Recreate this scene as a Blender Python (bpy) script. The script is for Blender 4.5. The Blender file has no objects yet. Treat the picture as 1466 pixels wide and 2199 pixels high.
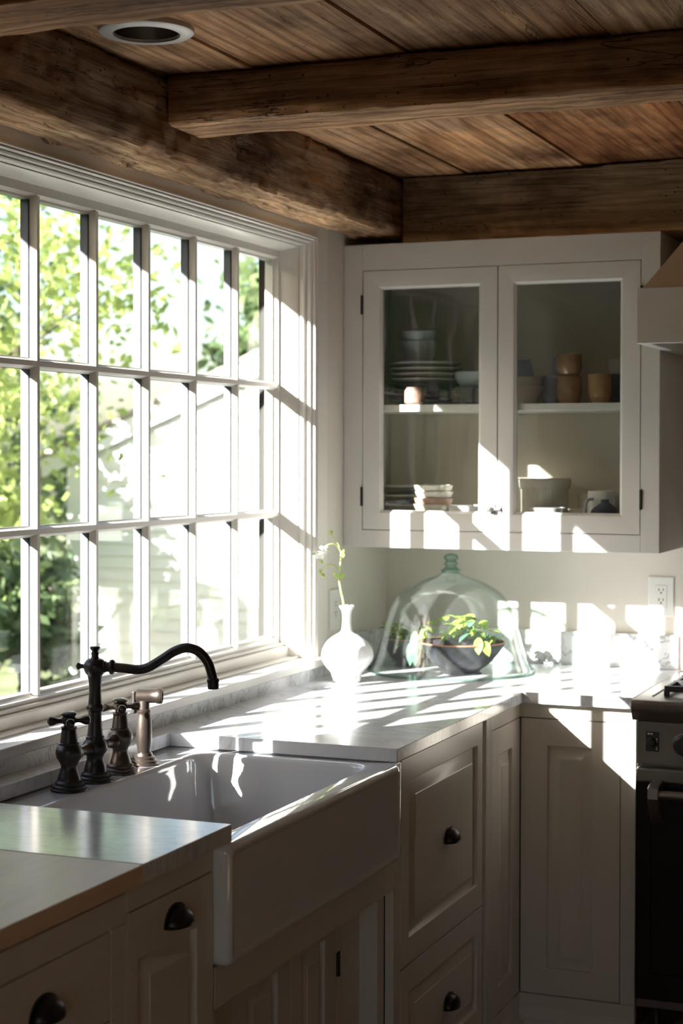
import bpy, bmesh, math, random
from mathutils import Vector, Matrix, noise
random.seed(7)
PI = math.pi
sc = bpy.context.scene
COL = sc.collection

# ------------------------------------------------------------------ camera
cam_d = bpy.data.cameras.new('camera'); cam = bpy.data.objects.new('camera', cam_d); COL.objects.link(cam)
sc.camera = cam
YAW, PIT, ROL = 0.38547, -0.01631, 0.00180
FPX, PV = 3700.0, -62.2
cam_d.sensor_fit = 'VERTICAL'; cam_d.sensor_height = 36.0
cam_d.lens = FPX / 2199 * 36.0
cam_d.shift_y = PV / 2199
Fw = Vector((-math.sin(YAW)*math.cos(PIT), math.cos(YAW)*math.cos(PIT), math.sin(PIT)))
R0 = Vector((math.cos(YAW), math.sin(YAW), 0)); U0 = R0.cross(Fw)
Rr = R0*math.cos(ROL) + U0*math.sin(ROL); Ur = -R0*math.sin(ROL) + U0*math.cos(ROL)
M = Matrix((( Rr.x, Ur.x, -Fw.x, 1.9236), (Rr.y, Ur.y, -Fw.y, -5.1213), (Rr.z, Ur.z, -Fw.z, 1.5519), (0, 0, 0, 1)))
cam.matrix_world = M
cam_d.dof.use_dof = True; cam_d.dof.focus_distance = 3.55; cam_d.dof.aperture_fstop = 5.2
cam_d.clip_end = 300

# ------------------------------------------------------------------ light
SUN = Vector((0.60, 1.0, -0.49)).normalized()          # direction the sunlight travels
w = bpy.data.worlds.new('world'); sc.world = w; w.use_nodes = True
nt = w.node_tree; nt.nodes.clear()
sky = nt.nodes.new('ShaderNodeTexSky'); sky.sky_type = 'NISHITA'; sky.sun_disc = False
sky.sun_elevation = math.asin(-SUN.z); sky.sun_rotation = math.atan2(-SUN.x, -SUN.y)
sky.air_density = 1.0; sky.dust_density = 2.0; sky.ozone_density = 1.0
bg = nt.nodes.new('ShaderNodeBackground'); bg.inputs[1].default_value = 0.17
wo = nt.nodes.new('ShaderNodeOutputWorld')
nt.links.new(sky.outputs[0], bg.inputs[0]); nt.links.new(bg.outputs[0], wo.inputs[0])
sun_d = bpy.data.lights.new('sun', 'SUN'); sun_d.energy = 15.0; sun_d.angle = 0.0093; sun_d.color = (1.0, 0.97, 0.925)
sun = bpy.data.objects.new('sun', sun_d); COL.objects.link(sun)
sun.rotation_euler = SUN.to_track_quat('-Z', 'Y').to_euler()
sc.view_settings.view_transform = 'Standard'; sc.view_settings.look = 'None'
sc.view_settings.exposure = 1.5; sc.view_settings.gamma = 1.0; sc.view_settings.use_curve_mapping = False
sc.cycles.transparent_max_bounces = 32; sc.cycles.max_bounces = 14; sc.cycles.diffuse_bounces = 6

# ------------------------------------------------------------------ materials
def _mat(name):
    m = bpy.data.materials.new(name); m.use_nodes = True
    return m, m.node_tree, m.node_tree.nodes['Principled BSDF']
def N(t, kind, **kw):
    n = t.nodes.new(kind)
    for k, v in kw.items():
        if k.startswith('i_'): n.inputs[k[2:].replace('_', ' ')].default_value = v
        else: setattr(n, k, v)
    return n
def coords(t, scale=(1, 1, 1), loc=(0, 0, 0), rot=(0, 0, 0)):
    tc = N(t, 'ShaderNodeTexCoord'); mp = N(t, 'ShaderNodeMapping')
    mp.inputs['Scale'].default_value = scale; mp.inputs['Location'].default_value = loc; mp.inputs['Rotation'].default_value = rot
    t.links.new(tc.outputs['Object'], mp.inputs[0]); return mp.outputs[0]
def ramp(t, fac, stops):
    r = N(t, 'ShaderNodeValToRGB'); e = r.color_ramp.elements
    while len(e) > 1: e.remove(e[0])
    e[0].position = stops[0][0]; e[0].color = (*stops[0][1], 1)
    for p, c in stops[1:]:
        x = e.new(p); x.color = (*c, 1)
    t.links.new(fac, r.inputs[0]); return r.outputs[0]
def plain(name, col, rough=0.5, metal=0.0, var=0.04, nscale=6, bump=0.0, coat=0.0, bscale=60):
    m, t, b = _mat(name)
    n = N(t, 'ShaderNodeTexNoise'); n.inputs['Scale'].default_value = nscale; n.inputs['Detail'].default_value = 4
    t.links.new(coords(t), n.inputs['Vector'])
    c = ramp(t, n.outputs[0], [(0.3, tuple(v*(1-var) for v in col)), (0.7, tuple(min(1, v*(1+var)) for v in col))])
    t.links.new(c, b.inputs['Base Color'])
    b.inputs['Roughness'].default_value = rough; b.inputs['Metallic'].default_value = metal
    if coat: b.inputs['Coat Weight'].default_value = coat; b.inputs['Coat Roughness'].default_value = 0.03
    if bump:
        n2 = N(t, 'ShaderNodeTexNoise'); n2.inputs['Scale'].default_value = bscale; n2.inputs['Detail'].default_value = 3
        t.links.new(coords(t), n2.inputs['Vector'])
        bp = N(t, 'ShaderNodeBump'); bp.inputs['Strength'].default_value = bump; bp.inputs['Distance'].default_value = 0.002
        t.links.new(n2.outputs[0], bp.inputs['Height']); t.links.new(bp.outputs[0], b.inputs['Normal'])
    return m
def mixc(t, a, b_, fac, mode='MIX'):
    x = N(t, 'ShaderNodeMix', data_type='RGBA', blend_type=mode)
    for s, v in ((0, fac), (6, a), (7, b_)):
        if isinstance(v, (int, float)): x.inputs[s].default_value = v
        elif isinstance(v, tuple): x.inputs[s].default_value = (*v, 1)
        else: t.links.new(v, x.inputs[s])
    return x.outputs[2]
def wood(name, axis, dark, mid, light, rough=0.8, scale=1.0, worm=True, bump=0.6, crack=0.6, attr=False, seed=0.0, k=1.0):
    """old timber: grain runs along axis ('x','y')"""
    m, t, b = _mat(name)
    def sv(along, across):
        s = [across*scale]*3; s['xyz'.index(axis)] = along*scale; return tuple(s)
    def nz(along, across, sc_=1.0, det=6, dist=0.0, off=0.0):
        n = N(t, 'ShaderNodeTexNoise'); n.inputs['Scale'].default_value = sc_; n.inputs['Detail'].default_value = det
        n.inputs['Distortion'].default_value = dist; n.inputs['Roughness'].default_value = 0.62
        t.links.new(coords(t, sv(along, across), (off+seed, off*2+seed, off*.7)), n.inputs['Vector']); return n.outputs[0]
    big = nz(1.1, 5.0, dist=1.2, det=3); fine = nz(3.0, 70.0, det=8, dist=.5); patch = nz(2.2, 3.4, det=5, off=3.1)
    w_ = N(t, 'ShaderNodeTexWave', wave_type='BANDS', bands_direction={'x': 'Y', 'y': 'X'}[axis])
    w_.inputs['Scale'].default_value = 1.0; w_.inputs['Distortion'].default_value = 9.0; w_.inputs['Detail'].default_value = 3; w_.inputs['Detail Scale'].default_value = 0.6
    t.links.new(coords(t, sv(0.8, 9.0), (seed, seed, 0)), w_.inputs['Vector'])
    base = ramp(t, big, [(0.28, dark), (0.5, mid), (0.72, light)])
    g = ramp(t, fine, [(0.35, (0.52, 0.48, 0.44)), (0.6, (1.0, 1.0, 1.0)), (0.8, (1.12, 1.1, 1.06))])
    c = mixc(t, base, g, min(1, 0.95*k), 'MULTIPLY')
    c = mixc(t, c, ramp(t, w_.outputs[0], [(0.0, (0.55, 0.47, 0.4)), (0.35, (1, 1, 1)), (1, (1.05, 1.05, 1.05))]), 0.6*k, 'MULTIPLY')
    c = mixc(t, c, ramp(t, patch, [(0.34, (0.30, 0.25, 0.22)), (0.50, (0.95, 0.95, 0.95)), (0.68, (1.35, 1.28, 1.18))]), min(1, 0.9*k), 'MULTIPLY')
    # drying cracks
    cn = nz(0.9, 16.0, det=5, dist=0.9, off=7.7)
    a_ = N(t, 'ShaderNodeMath', operation='SUBTRACT'); a_.inputs[1].default_value = 0.5; t.links.new(cn, a_.inputs[0])
    ab = N(t, 'ShaderNodeMath', operation='ABSOLUTE'); t.links.new(a_.outputs[0], ab.inputs[0])
    cr = ramp(t, ab.outputs[0], [(0.0, (0, 0, 0)), (0.010, (1, 1, 1))])
    gate = ramp(t, nz(2.0, 5.0, det=2, off=11.0), [(0.50, (1, 1, 1)), (0.56, (0, 0, 0))])
    crg = mixc(t, cr, gate, 1.0, 'LIGHTEN')
    c = mixc(t, c, mixc(t, (0.12, 0.09, 0.07), (1, 1, 1), crg), crack, 'MULTIPLY')
    hsum = N(t, 'ShaderNodeMath', operation='MULTIPLY'); t.links.new(crg, hsum.inputs[0]); t.links.new(fine, hsum.inputs[1])
    h = hsum.outputs[0]
    if worm:
        v = N(t, 'ShaderNodeTexVoronoi'); v.inputs['Scale'].default_value = 42
        t.links.new(coords(t), v.inputs['Vector'])
        wr = ramp(t, v.outputs['Distance'], [(0.0, (0, 0, 0)), (0.10, (0, 0, 0)), (0.15, (1, 1, 1))])
        wg = ramp(t, nz(6, 6, det=2, off=5.0), [(0.53, (1, 1, 1)), (0.58, (0, 0, 0))])
        wr = mixc(t, wr, wg, 1.0, 'LIGHTEN')
        c = mixc(t, c, mixc(t, (0.15, 0.1, 0.08), (1, 1, 1), wr), 0.8, 'MULTIPLY')
        h2 = N(t, 'ShaderNodeMath', operation='MULTIPLY'); t.links.new(h, h2.inputs[0]); t.links.new(wr, h2.inputs[1]); h = h2.outputs[0]
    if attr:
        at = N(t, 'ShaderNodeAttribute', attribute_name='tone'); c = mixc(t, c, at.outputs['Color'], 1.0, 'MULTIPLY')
    t.links.new(c, b.inputs['Base Color']); b.inputs['Roughness'].default_value = rough
    b.inputs['Specular IOR Level'].default_value = 0.22
    bp = N(t, 'ShaderNodeBump'); bp.inputs['Strength'].default_value = bump; bp.inputs['Distance'].default_value = 0.012
    t.links.new(h, bp.inputs['Height']); t.links.new(bp.outputs[0], b.inputs['Normal'])
    return m
def marble(name, base=(0.80, 0.80, 0.80), vein=(0.34, 0.36, 0.40), scale=1.0, rough=0.16, amt=0.8):
    m, t, b = _mat(name)
    v0 = coords(t, (scale*1.0, scale*1.6, scale*1.0), rot=(0.5, 0.35, 0.6))
    n1 = N(t, 'ShaderNodeTexNoise'); n1.inputs['Scale'].default_value = 5; n1.inputs['Detail'].default_value = 7; n1.inputs['Distortion'].default_value = 2.4
    t.links.new(v0, n1.inputs['Vector'])
    s = N(t, 'ShaderNodeMath', operation='SUBTRACT'); s.inputs[1].default_value = 0.5; t.links.new(n1.outputs[0], s.inputs[0])
    a = N(t, 'ShaderNodeMath', operation='ABSOLUTE'); t.links.new(s.outputs[0], a.inputs[0])
    veins = ramp(t, a.outputs[0], [(0.0, (0, 0, 0)), (0.012, (0.45, 0.45, 0.45)), (0.05, (1, 1, 1))])
    n2 = N(t, 'ShaderNodeTexNoise'); n2.inputs['Scale'].default_value = 3.0; n2.inputs['Detail'].default_value = 6; n2.inputs['Distortion'].default_value = 0.8
    t.links.new(v0, n2.inputs['Vector'])
    cloud = ramp(t, n2.outputs[0], [(0.3, (0.80, 0.82, 0.85)), (0.62, (1, 1, 1))])
    gate = ramp(t, n2.outputs[0], [(0.42, (0, 0, 0)), (0.60, (1, 1, 1))])
    veins = mixc(t, veins, gate, 1.0, 'LIGHTEN')
    c = mixc(t, vein, base, veins); c = mixc(t, base, c, amt); c = mixc(t, c, cloud, 0.8, 'MULTIPLY')
    t.links.new(c, b.inputs['Base Color']); b.inputs['Roughness'].default_value = rough
    return m
def thin_glass(name, tint=(1, 1, 1), edge=(0.8, 0.9, 0.86), ior=1.45, wavy=0.0, rough=0.0, edgepow=0.0, ws=3.0, wdist=0.02, film=0.0):
    """clear pane: tinted transparency with a Fresnel reflection"""
    m, t, b = _mat(name); t.nodes.remove(b); out = t.nodes['Material Output']
    f0 = ((ior-1)/(ior+1))**2; lf = N(t, 'ShaderNodeLayerWeight'); lf.inputs['Blend'].default_value = 0.5     # Schlick, same from both sides
    pw = N(t, 'ShaderNodeMath', operation='POWER'); pw.inputs[1].default_value = 5; t.links.new(lf.outputs['Facing'], pw.inputs[0])
    fr = N(t, 'ShaderNodeMath', operation='MULTIPLY_ADD'); fr.inputs[1].default_value = 1-f0; fr.inputs[2].default_value = f0; t.links.new(pw.outputs[0], fr.inputs[0])
    tr = N(t, 'ShaderNodeBsdfTransparent'); gl = N(t, 'ShaderNodeBsdfGlossy'); gl.inputs['Roughness'].default_value = rough
    if edgepow:
        lw = N(t, 'ShaderNodeLayerWeight'); lw.inputs['Blend'].default_value = edgepow
        c = mixc(t, tint, edge, lw.outputs['Facing']); t.links.new(c, tr.inputs[0])
    else: tr.inputs[0].default_value = (*tint, 1)
    mx = N(t, 'ShaderNodeMixShader')
    if wavy:
        n = N(t, 'ShaderNodeTexNoise'); n.inputs['Scale'].default_value = ws; n.inputs['Detail'].default_value = 1
        t.links.new(coords(t, (1.0, 1.0, 0.35)), n.inputs['Vector'])
        bp = N(t, 'ShaderNodeBump'); bp.inputs['Strength'].default_value = wavy; bp.inputs['Distance'].default_value = wdist
        t.links.new(n.outputs[0], bp.inputs['Height']); t.links.new(bp.outputs[0], gl.inputs['Normal'])
    t.links.new(fr.outputs[0], mx.inputs[0]); t.links.new(tr.outputs[0], mx.inputs[1]); t.links.new(gl.outputs[0], mx.inputs[2])
    last = mx.outputs[0]
    if film:      # dusty / misted film on the glass
        df = N(t, 'ShaderNodeBsdfDiffuse'); df.inputs[0].default_value = (0.8, 0.83, 0.82, 1)
        n = N(t, 'ShaderNodeTexNoise'); n.inputs['Scale'].default_value = 9; n.inputs['Detail'].default_value = 6
        t.links.new(coords(t), n.inputs['Vector'])
        f = ramp(t, n.outputs[0], [(0.42, (0.01, 0.01, 0.01)), (0.75, (film, film, film))])
        m2 = N(t, 'ShaderNodeMixShader'); t.links.new(f, m2.inputs[0]); t.links.new(last, m2.inputs[1]); t.links.new(df.outputs[0], m2.inputs[2]); last = m2.outputs[0]
    t.links.new(last, out.inputs[0]); return m
def leafmat(name, c1, c2, trans=0.5, nscale=3):
    m, t, b = _mat(name); out = t.nodes['Material Output']
    n = N(t, 'ShaderNodeTexNoise'); n.inputs['Scale'].default_value = nscale; n.inputs['Detail'].default_value = 3
    t.links.new(coords(t), n.inputs['Vector']); c = ramp(t, n.outputs[0], [(0.35, c1), (0.65, c2)])
    t.links.new(c, b.inputs['Base Color']); b.inputs['Roughness'].default_value = 0.5
    tl = N(t, 'ShaderNodeBsdfTranslucent'); t.links.new(c, tl.inputs[0])
    mx = N(t, 'ShaderNodeMixShader'); mx.inputs[0].default_value = trans
    t.links.new(b.outputs[0], mx.inputs[1]); t.links.new(tl.outputs[0], mx.inputs[2]); t.links.new(mx.outputs[0], out.inputs[0]); return m

MT = dict(
 cabinet=plain('cabinet_paint', (0.66, 0.615, 0.55), 0.27, var=0.02, bump=0.12, bscale=25),
 upper=plain('upper_cabinet_paint', (0.66, 0.645, 0.615), 0.40, var=0.015),
 inside=plain('cabinet_inside_paint', (0.60, 0.555, 0.48), 0.5, var=0.03),
 trim=plain('window_trim_paint', (0.74, 0.715, 0.67), 0.36, var=0.02, bump=0.1, bscale=20),
 slate=plain('outer_muntin_paint', (0.075, 0.085, 0.11), 0.6),
 wall=plain('wall_paint', (0.69, 0.65, 0.59), 0.75, var=0.02, bump=0.1, bscale=40),
 marble=marble('veined_marble', amt=0.5, base=(0.76, 0.775, 0.80)), marble2=marble('veined_marble_strip', amt=0.9, scale=1.8, rough=0.25),
 porcelain=plain('white_porcelain', (0.76, 0.765, 0.78), 0.07, var=0.01, coat=0.6),
 bronze=plain('dark_bronze', (0.045, 0.040, 0.040), 0.36, metal=0.75, var=0.25, nscale=25, bump=0.12, bscale=120),
 bronze_lit=plain('lit_bronze', (0.115, 0.092, 0.078), 0.36, metal=0.85, var=0.25, nscale=25, bump=0.1, bscale=120),  # same bronze, lightened: light on the far fittings put into the colour
 black=plain('black_iron', (0.02, 0.02, 0.022), 0.45, metal=0.3),
 steel=plain('brushed_steel', (0.25, 0.235, 0.23), 0.33, metal=0.9, var=0.10, nscale=12, bump=0.08, bscale=150),
 blackglass=plain('black_oven_front', (0.008, 0.008, 0.009), 0.22),
 white=plain('white_glaze', (0.72, 0.72, 0.72), 0.12, var=0.02, coat=0.4),
 cream=plain('cream_glaze', (0.66, 0.62, 0.52), 0.25, var=0.05),
 bluegrey=plain('blue_grey_glaze', (0.42, 0.48, 0.50), 0.3, var=0.1),
 darkplate=plain('dark_blue_glaze', (0.035, 0.045, 0.07), 0.2, var=0.3),
 plateedge=plain('pale_plate_glaze', (0.50, 0.50, 0.46), 0.25, var=0.15),
 brownglaze=plain('brown_glaze', (0.30, 0.18, 0.10), 0.15, var=0.35, nscale=18, coat=0.5),
 tanglaze=plain('tan_glaze', (0.45, 0.28, 0.14), 0.15, var=0.3, nscale=18, coat=0.5),
 denim=plain('blue_glaze', (0.13, 0.17, 0.27), 0.3, var=0.3),
 terracotta=plain('terracotta', (0.42, 0.17, 0.09), 0.6, var=0.15),
 pink=plain('pink_brown_stone', (0.36, 0.20, 0.15), 0.6, var=0.4, nscale=30),
 soil=plain('potting_soil', (0.025, 0.022, 0.026), 0.9, var=0.7, nscale=60, bump=1.0, bscale=90),
 bowlblack=plain('mottled_black_glaze', (0.022, 0.025, 0.033), 0.38, var=0.75, nscale=45, bump=0.4, bscale=60),
 plastic=plain('white_plastic', (0.74, 0.74, 0.71), 0.35, var=0.01),
 slot=plain('dark_slot', (0.03, 0.03, 0.03), 0.6),
 ring=plain('grey_metal_ring', (0.56, 0.55, 0.55), 0.4, metal=0.2), cone=plain('satin_nickel', (0.30, 0.27, 0.255), 0.28, metal=0.95),
 lens=plain('frosted_lens', (0.7, 0.7, 0.68), 0.3),
 pane=thin_glass('window_glass', (0.97, 0.98, 0.975), ior=1.35),
 cabglass=thin_glass('old_cabinet_glass', (0.95, 0.965, 0.96), wavy=0.35, ws=9, wdist=0.006, ior=1.5),
 dome=thin_glass('green_blown_glass', (0.988, 0.996, 0.991), (0.70, 0.83, 0.77), wavy=0.2, ws=9, wdist=0.006, edgepow=0.15, film=0.015),
 knobglass=thin_glass('green_glass_lump', (0.78, 0.90, 0.87), (0.22, 0.40, 0.36), wavy=0.8, ws=40, wdist=0.01, edgepow=0.45, ior=1.6),
 leaf=leafmat('bright_leaf', (0.30, 0.50, 0.06), (0.55, 0.72, 0.16), 0.45, 30),
 stem=leafmat('pale_stem', (0.42, 0.56, 0.12), (0.62, 0.72, 0.30), 0.3, 30),
 darkleaf=leafmat('blue_green_leaf', (0.05, 0.14, 0.09), (0.16, 0.34, 0.22), 0.3, 30),
 petal=leafmat('white_petal', (0.86, 0.85, 0.84), (0.92, 0.92, 0.88), 0.4, 30),
 tree=leafmat('tree_leaf', (0.26, 0.34, 0.09), (0.52, 0.58, 0.20), 0.5, 0.9),
 tree2=leafmat('hedge_leaf', (0.07, 0.13, 0.05), (0.22, 0.28, 0.12), 0.4, 1.2),
 bark=plain('bark', (0.12, 0.09, 0.07), 0.9, var=0.3, bump=0.5), grass=plain('grass', (0.13, 0.15, 0.06), 0.9, var=0.5, nscale=2),
 siding=plain('white_siding', (0.78, 0.78, 0.78), 0.7, var=0.03), shingle=plain('brown_shingle', (0.30, 0.25, 0.22), 0.85, var=0.3, nscale=14),
 floorwood=wood('floor_planks', 'y', (0.27, 0.18, 0.11), (0.42, 0.30, 0.19), (0.52, 0.38, 0.26), 0.4, worm=False, bump=0.15, crack=0.2),
 block=wood('butcher_block_wood', 'y', (0.66, 0.47, 0.32), (0.74, 0.55, 0.39), (0.80, 0.61, 0.45), 0.40, scale=1.2, worm=False, bump=0.03, crack=0.0, k=0.10),
 panelling=wood('dark_panelling', 'y', (0.09, 0.055, 0.035), (0.14, 0.09, 0.06), (0.18, 0.12, 0.08), 0.6, worm=False, bump=0.1, crack=0.1),
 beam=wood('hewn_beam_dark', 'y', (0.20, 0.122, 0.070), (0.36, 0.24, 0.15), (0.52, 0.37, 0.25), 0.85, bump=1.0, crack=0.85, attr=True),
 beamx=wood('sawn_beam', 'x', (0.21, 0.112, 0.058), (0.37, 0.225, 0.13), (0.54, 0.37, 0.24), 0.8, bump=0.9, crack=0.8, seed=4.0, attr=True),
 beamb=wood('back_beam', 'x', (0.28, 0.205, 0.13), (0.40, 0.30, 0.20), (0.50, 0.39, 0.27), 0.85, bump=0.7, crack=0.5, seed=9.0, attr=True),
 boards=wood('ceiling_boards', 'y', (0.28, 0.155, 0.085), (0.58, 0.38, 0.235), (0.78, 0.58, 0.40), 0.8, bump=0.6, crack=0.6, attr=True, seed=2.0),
)

_b = MT['block'].node_tree.nodes['Principled BSDF']; _b.inputs['Specular IOR Level'].default_value = 0.32; _b.inputs['Roughness'].default_value = 0.36

# ------------------------------------------------------------------ builders
ORG = {}
def origin(o):
    while o.parent: o = o.parent
    return Vector(o.location)
def tag(o, label=None, cat=None, group=None, kind=None):
    if label: o['label'] = label
    if cat: o['category'] = cat
    if group: o['group'] = group
    if kind: o['kind'] = kind
    return o
def thing(name, loc, label=None, cat=None, group=None, kind=None):
    o = bpy.data.objects.new(name, None); COL.objects.link(o); o.location = loc; o.empty_display_size = 0.05
    return tag(o, label, cat, group, kind)
class MB:
    def __init__(s): s.b = bmesh.new()
    def v(s, p): return s.b.verts.new(p)
    def f(s, vs, sm=False):
        try: fc = s.b.faces.new(vs); return fc
        except ValueError: return None
    def box(s, a, b):
        x0, y0, z0 = a; x1, y1, z1 = b
        vs = [s.v(p) for p in ((x0,y0,z0),(x1,y0,z0),(x1,y1,z0),(x0,y1,z0),(x0,y0,z1),(x1,y0,z1),(x1,y1,z1),(x0,y1,z1))]
        for q in ((0,3,2,1),(4,5,6,7),(0,1,5,4),(1,2,6,5),(2,3,7,6),(3,0,4,7)): s.f([vs[i] for i in q])
        return s
    def loops(s, rings, close=True, cap0=False, cap1=False):
        rs = [[s.v(p) for p in r] for r in rings]; n = len(rs[0])
        for a, b in zip(rs, rs[1:]):
            for i in range(n if close else n-1): s.f([a[i], a[(i+1) % n], b[(i+1) % n], b[i]])
        if cap0: s.f(rs[0][::-1])
        if cap1: s.f(rs[-1])
        return s
    def lathe(s, prof, c=(0, 0, 0), axis=(0, 0, 1), n=32, cap0=True, cap1=True, rib=None):
        """prof: [(r, h)] along axis from c"""
        ax = Vector(axis).normalized(); t = Vector((1, 0, 0)) if abs(ax.x) < .9 else Vector((0, 1, 0))
        u = ax.cross(t).normalized(); w_ = ax.cross(u); c = Vector(c)
        rings = []
        for r, h in prof:
            rings.append([c + ax*h + (u*math.cos(2*PI*i/n) + w_*math.sin(2*PI*i/n))*(r*(rib(i, h) if rib else 1)) for i in range(n)])
        return s.loops(rings, True, cap0, cap1)
    def tube(s, pts, rad, n=12, caps=True):
        pts = [Vector(p) for p in pts]; R = rad if isinstance(rad, (list, tuple)) else [rad]*len(pts)
        rings = []; up = None
        for i, p in enumerate(pts):
            d = (pts[min(i+1, len(pts)-1)] - pts[max(i-1, 0)]).normalized()
            if up is None: up = Vector((0, 0, 1)) if abs(d.z) < .9 else Vector((1, 0, 0))
            u = d.cross(up).normalized(); up = u.cross(d).normalized()
            rings.append([p + (u*math.cos(2*PI*k/n) + up*math.sin(2*PI*k/n))*R[i] for k in range(n)])
        return s.loops(rings, True, caps, caps)
    def prism(s, poly, z0, z1):
        a = [s.v((x, y, z0)) for x, y in poly]; b = [s.v((x, y, z1)) for x, y in poly]; n = len(poly)
        s.f(a[::-1]); s.f(b)
        for i in range(n): s.f([a[i], a[(i+1) % n], b[(i+1) % n], b[i]])
        return s
    def build(s, name, mat, parent=None, bevel=0.0, seg=2, sub=0, angle=38, solid=0.0):
        o_ = origin(parent) if parent else Vector((0, 0, 0))
        b = s.b; bmesh.ops.remove_doubles(b, verts=b.verts, dist=1e-6)
        bmesh.ops.recalc_face_normals(b, faces=b.faces)
        for fc in b.faces: fc.smooth = True
        lim = math.radians(angle)
        for e in b.edges:
            if len(e.link_faces) == 2 and e.calc_face_angle(0) > lim: e.smooth = False
        bmesh.ops.translate(b, verts=b.verts, vec=-o_)
        me = bpy.data.meshes.new(name); b.to_mesh(me); b.free()
        me.materials.append(MT[mat] if isinstance(mat, str) else mat)
        ob = bpy.data.objects.new(name, me); COL.objects.link(ob); ob.parent = parent
        if solid:
            md = ob.modifiers.new('solid', 'SOLIDIFY'); md.thickness = solid; md.offset = -1
        if bevel:
            md = ob.modifiers.new('bevel', 'BEVEL'); md.width = bevel; md.segments = seg; md.limit_method = 'ANGLE'; md.angle_limit = math.radians(40); md.harden_normals = True
        if sub:
            md = ob.modifiers.new('sub', 'SUBSURF'); md.levels = sub; md.render_levels = sub
        return ob
def smooth(pts, k=6):
    P = [Vector(p) for p in pts]; out = []
    for i in range(len(P)-1):
        a, b, c, d = P[max(i-1, 0)], P[i], P[i+1], P[min(i+2, len(P)-1)]
        for j in range(k):
            t = j/k
            out.append(0.5*((2*b) + (c-a)*t + (2*a-5*b+4*c-d)*t*t + (3*b-a-3*c+d)*t**3))
    return out + [P[-1]]
def sprof(pts, k=5): return [(max(0.0004, p.x), p.y) for p in smooth([(r, h, 0) for r, h in pts], k)]
def struct(o): o['kind'] = 'structure'; return o

# ------------------------------------------------------------------ room shell
XR, YF, ZC = 4.6, -7.6, 2.42
WY0, WY1, WZ0, WZ1 = -2.4885, -0.5875, 1.000, 2.172         # opening of the big window
def wallx(x0, x1, y0, y1, holes, mb=None, z0=-0.05, z1=2.55):
    """wall slab normal to x with rectangular holes (y0,y1,z0,z1)"""
    mb = mb or MB(); ys = sorted({y0, y1, *[h[0] for h in holes], *[h[1] for h in holes]})
    for a, b in zip(ys, ys[1:]):
        h = [q for q in holes if q[0] <= a and q[1] >= b]
        if not h: mb.box((x0, a, z0), (x1, b, z1))
        else:
            mb.box((x0, a, z0), (x1, b, h[0][2])); mb.box((x0, a, h[0][3]), (x1, b, z1))
    return mb
struct(wallx(-0.145, 0.0, YF-0.2, 0.2, [(WY0, WY1, WZ0-0.03, WZ1)]).build('wall_left', 'wall'))
struct(MB().box((0.0, 0.0, -0.05), (XR+.2, 0.2, 2.55)).build('wall_back', 'wall'))
RW = []
struct(wallx(XR, XR+0.2, YF-.2, 0.0, RW).build('wall_right', 'panelling'))
FILL_WIN = [(1.3, 3.1, 0.85, 2.10)]          # unseen glazed opening added behind the camera for fill light and floor bounce
fw = MB(); xs_ = sorted({0.0, XR, *[v for q in FILL_WIN for v in q[:2]]})
for a, b in zip(xs_, xs_[1:]):
    h = [q for q in FILL_WIN if q[0] <= a and q[1] >= b]
    if h: fw.box((a, YF-.2, -.05), (b, YF, h[0][2])).box((a, YF-.2, h[0][3]), (b, YF, 2.55))
    else: fw.box((a, YF-.2, -.05), (b, YF, 2.55))
struct(fw.build('wall_front', 'panelling'))
for k, (a, b, c, d) in enumerate(FILL_WIN):
    wn = struct(thing('window_%d' % (k+2), ((a+b)/2, YF, c))); fm = MB(); t_ = .06  # added window, out of view, lets fill light into the room
    fm.box((a, YF-.1, c), (a+t_, YF-.04, d)); fm.box((b-t_, YF-.1, c), (b, YF-.04, d)); fm.box((a+t_, YF-.1, c), (b-t_, YF-.04, c+t_)); fm.box((a+t_, YF-.1, d-t_), (b-t_, YF-.04, d)); fm.box(((a+b)/2-.03, YF-.1, c+t_), ((a+b)/2+.03, YF-.04, d-t_))
    fm.build('window_frame', 'trim', wn); MB().box((a+t_, YF-.072, c+t_), (b-t_, YF-.068, d-t_)).build('pane', 'pane', wn)
struct(MB().box((-0.55, YF-.2, 2.370), (-.145, 0.4, 2.45)).box((-.147, YF-.2, 2.45), (-.145, .4, 2.56)).build('trim_1', 'trim'))       # eave over the window wall
struct(MB().box((0, YF, -0.05), (XR, 0, 0.0)).build('floor', 'floorwood'))
for k, (a, b, c, d) in enumerate(RW):
    wn = struct(thing('window_%d' % (k+2), (XR, (a+b)/2, c)))
    fm = MB(); t_ = .05
    fm.box((XR+.02, a, c), (XR+.08, a+t_, d)); fm.box((XR+.02, b-t_, c), (XR+.08, b, d)); fm.box((XR+.02, a+t_, c), (XR+.08, b-t_, c+t_)); fm.box((XR+.02, a+t_, d-t_), (XR+.08, b-t_, d))
    fm.box((XR+.03, (a+b)/2-.015, c+t_), (XR+.07, (a+b)/2+.015, d-t_))
    fm.build('window_frame', 'trim', wn)
    MB().box((XR+.045, a+t_, c+t_), (XR+.049, b-t_, d-t_)).build('pane', 'pane', wn)

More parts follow.
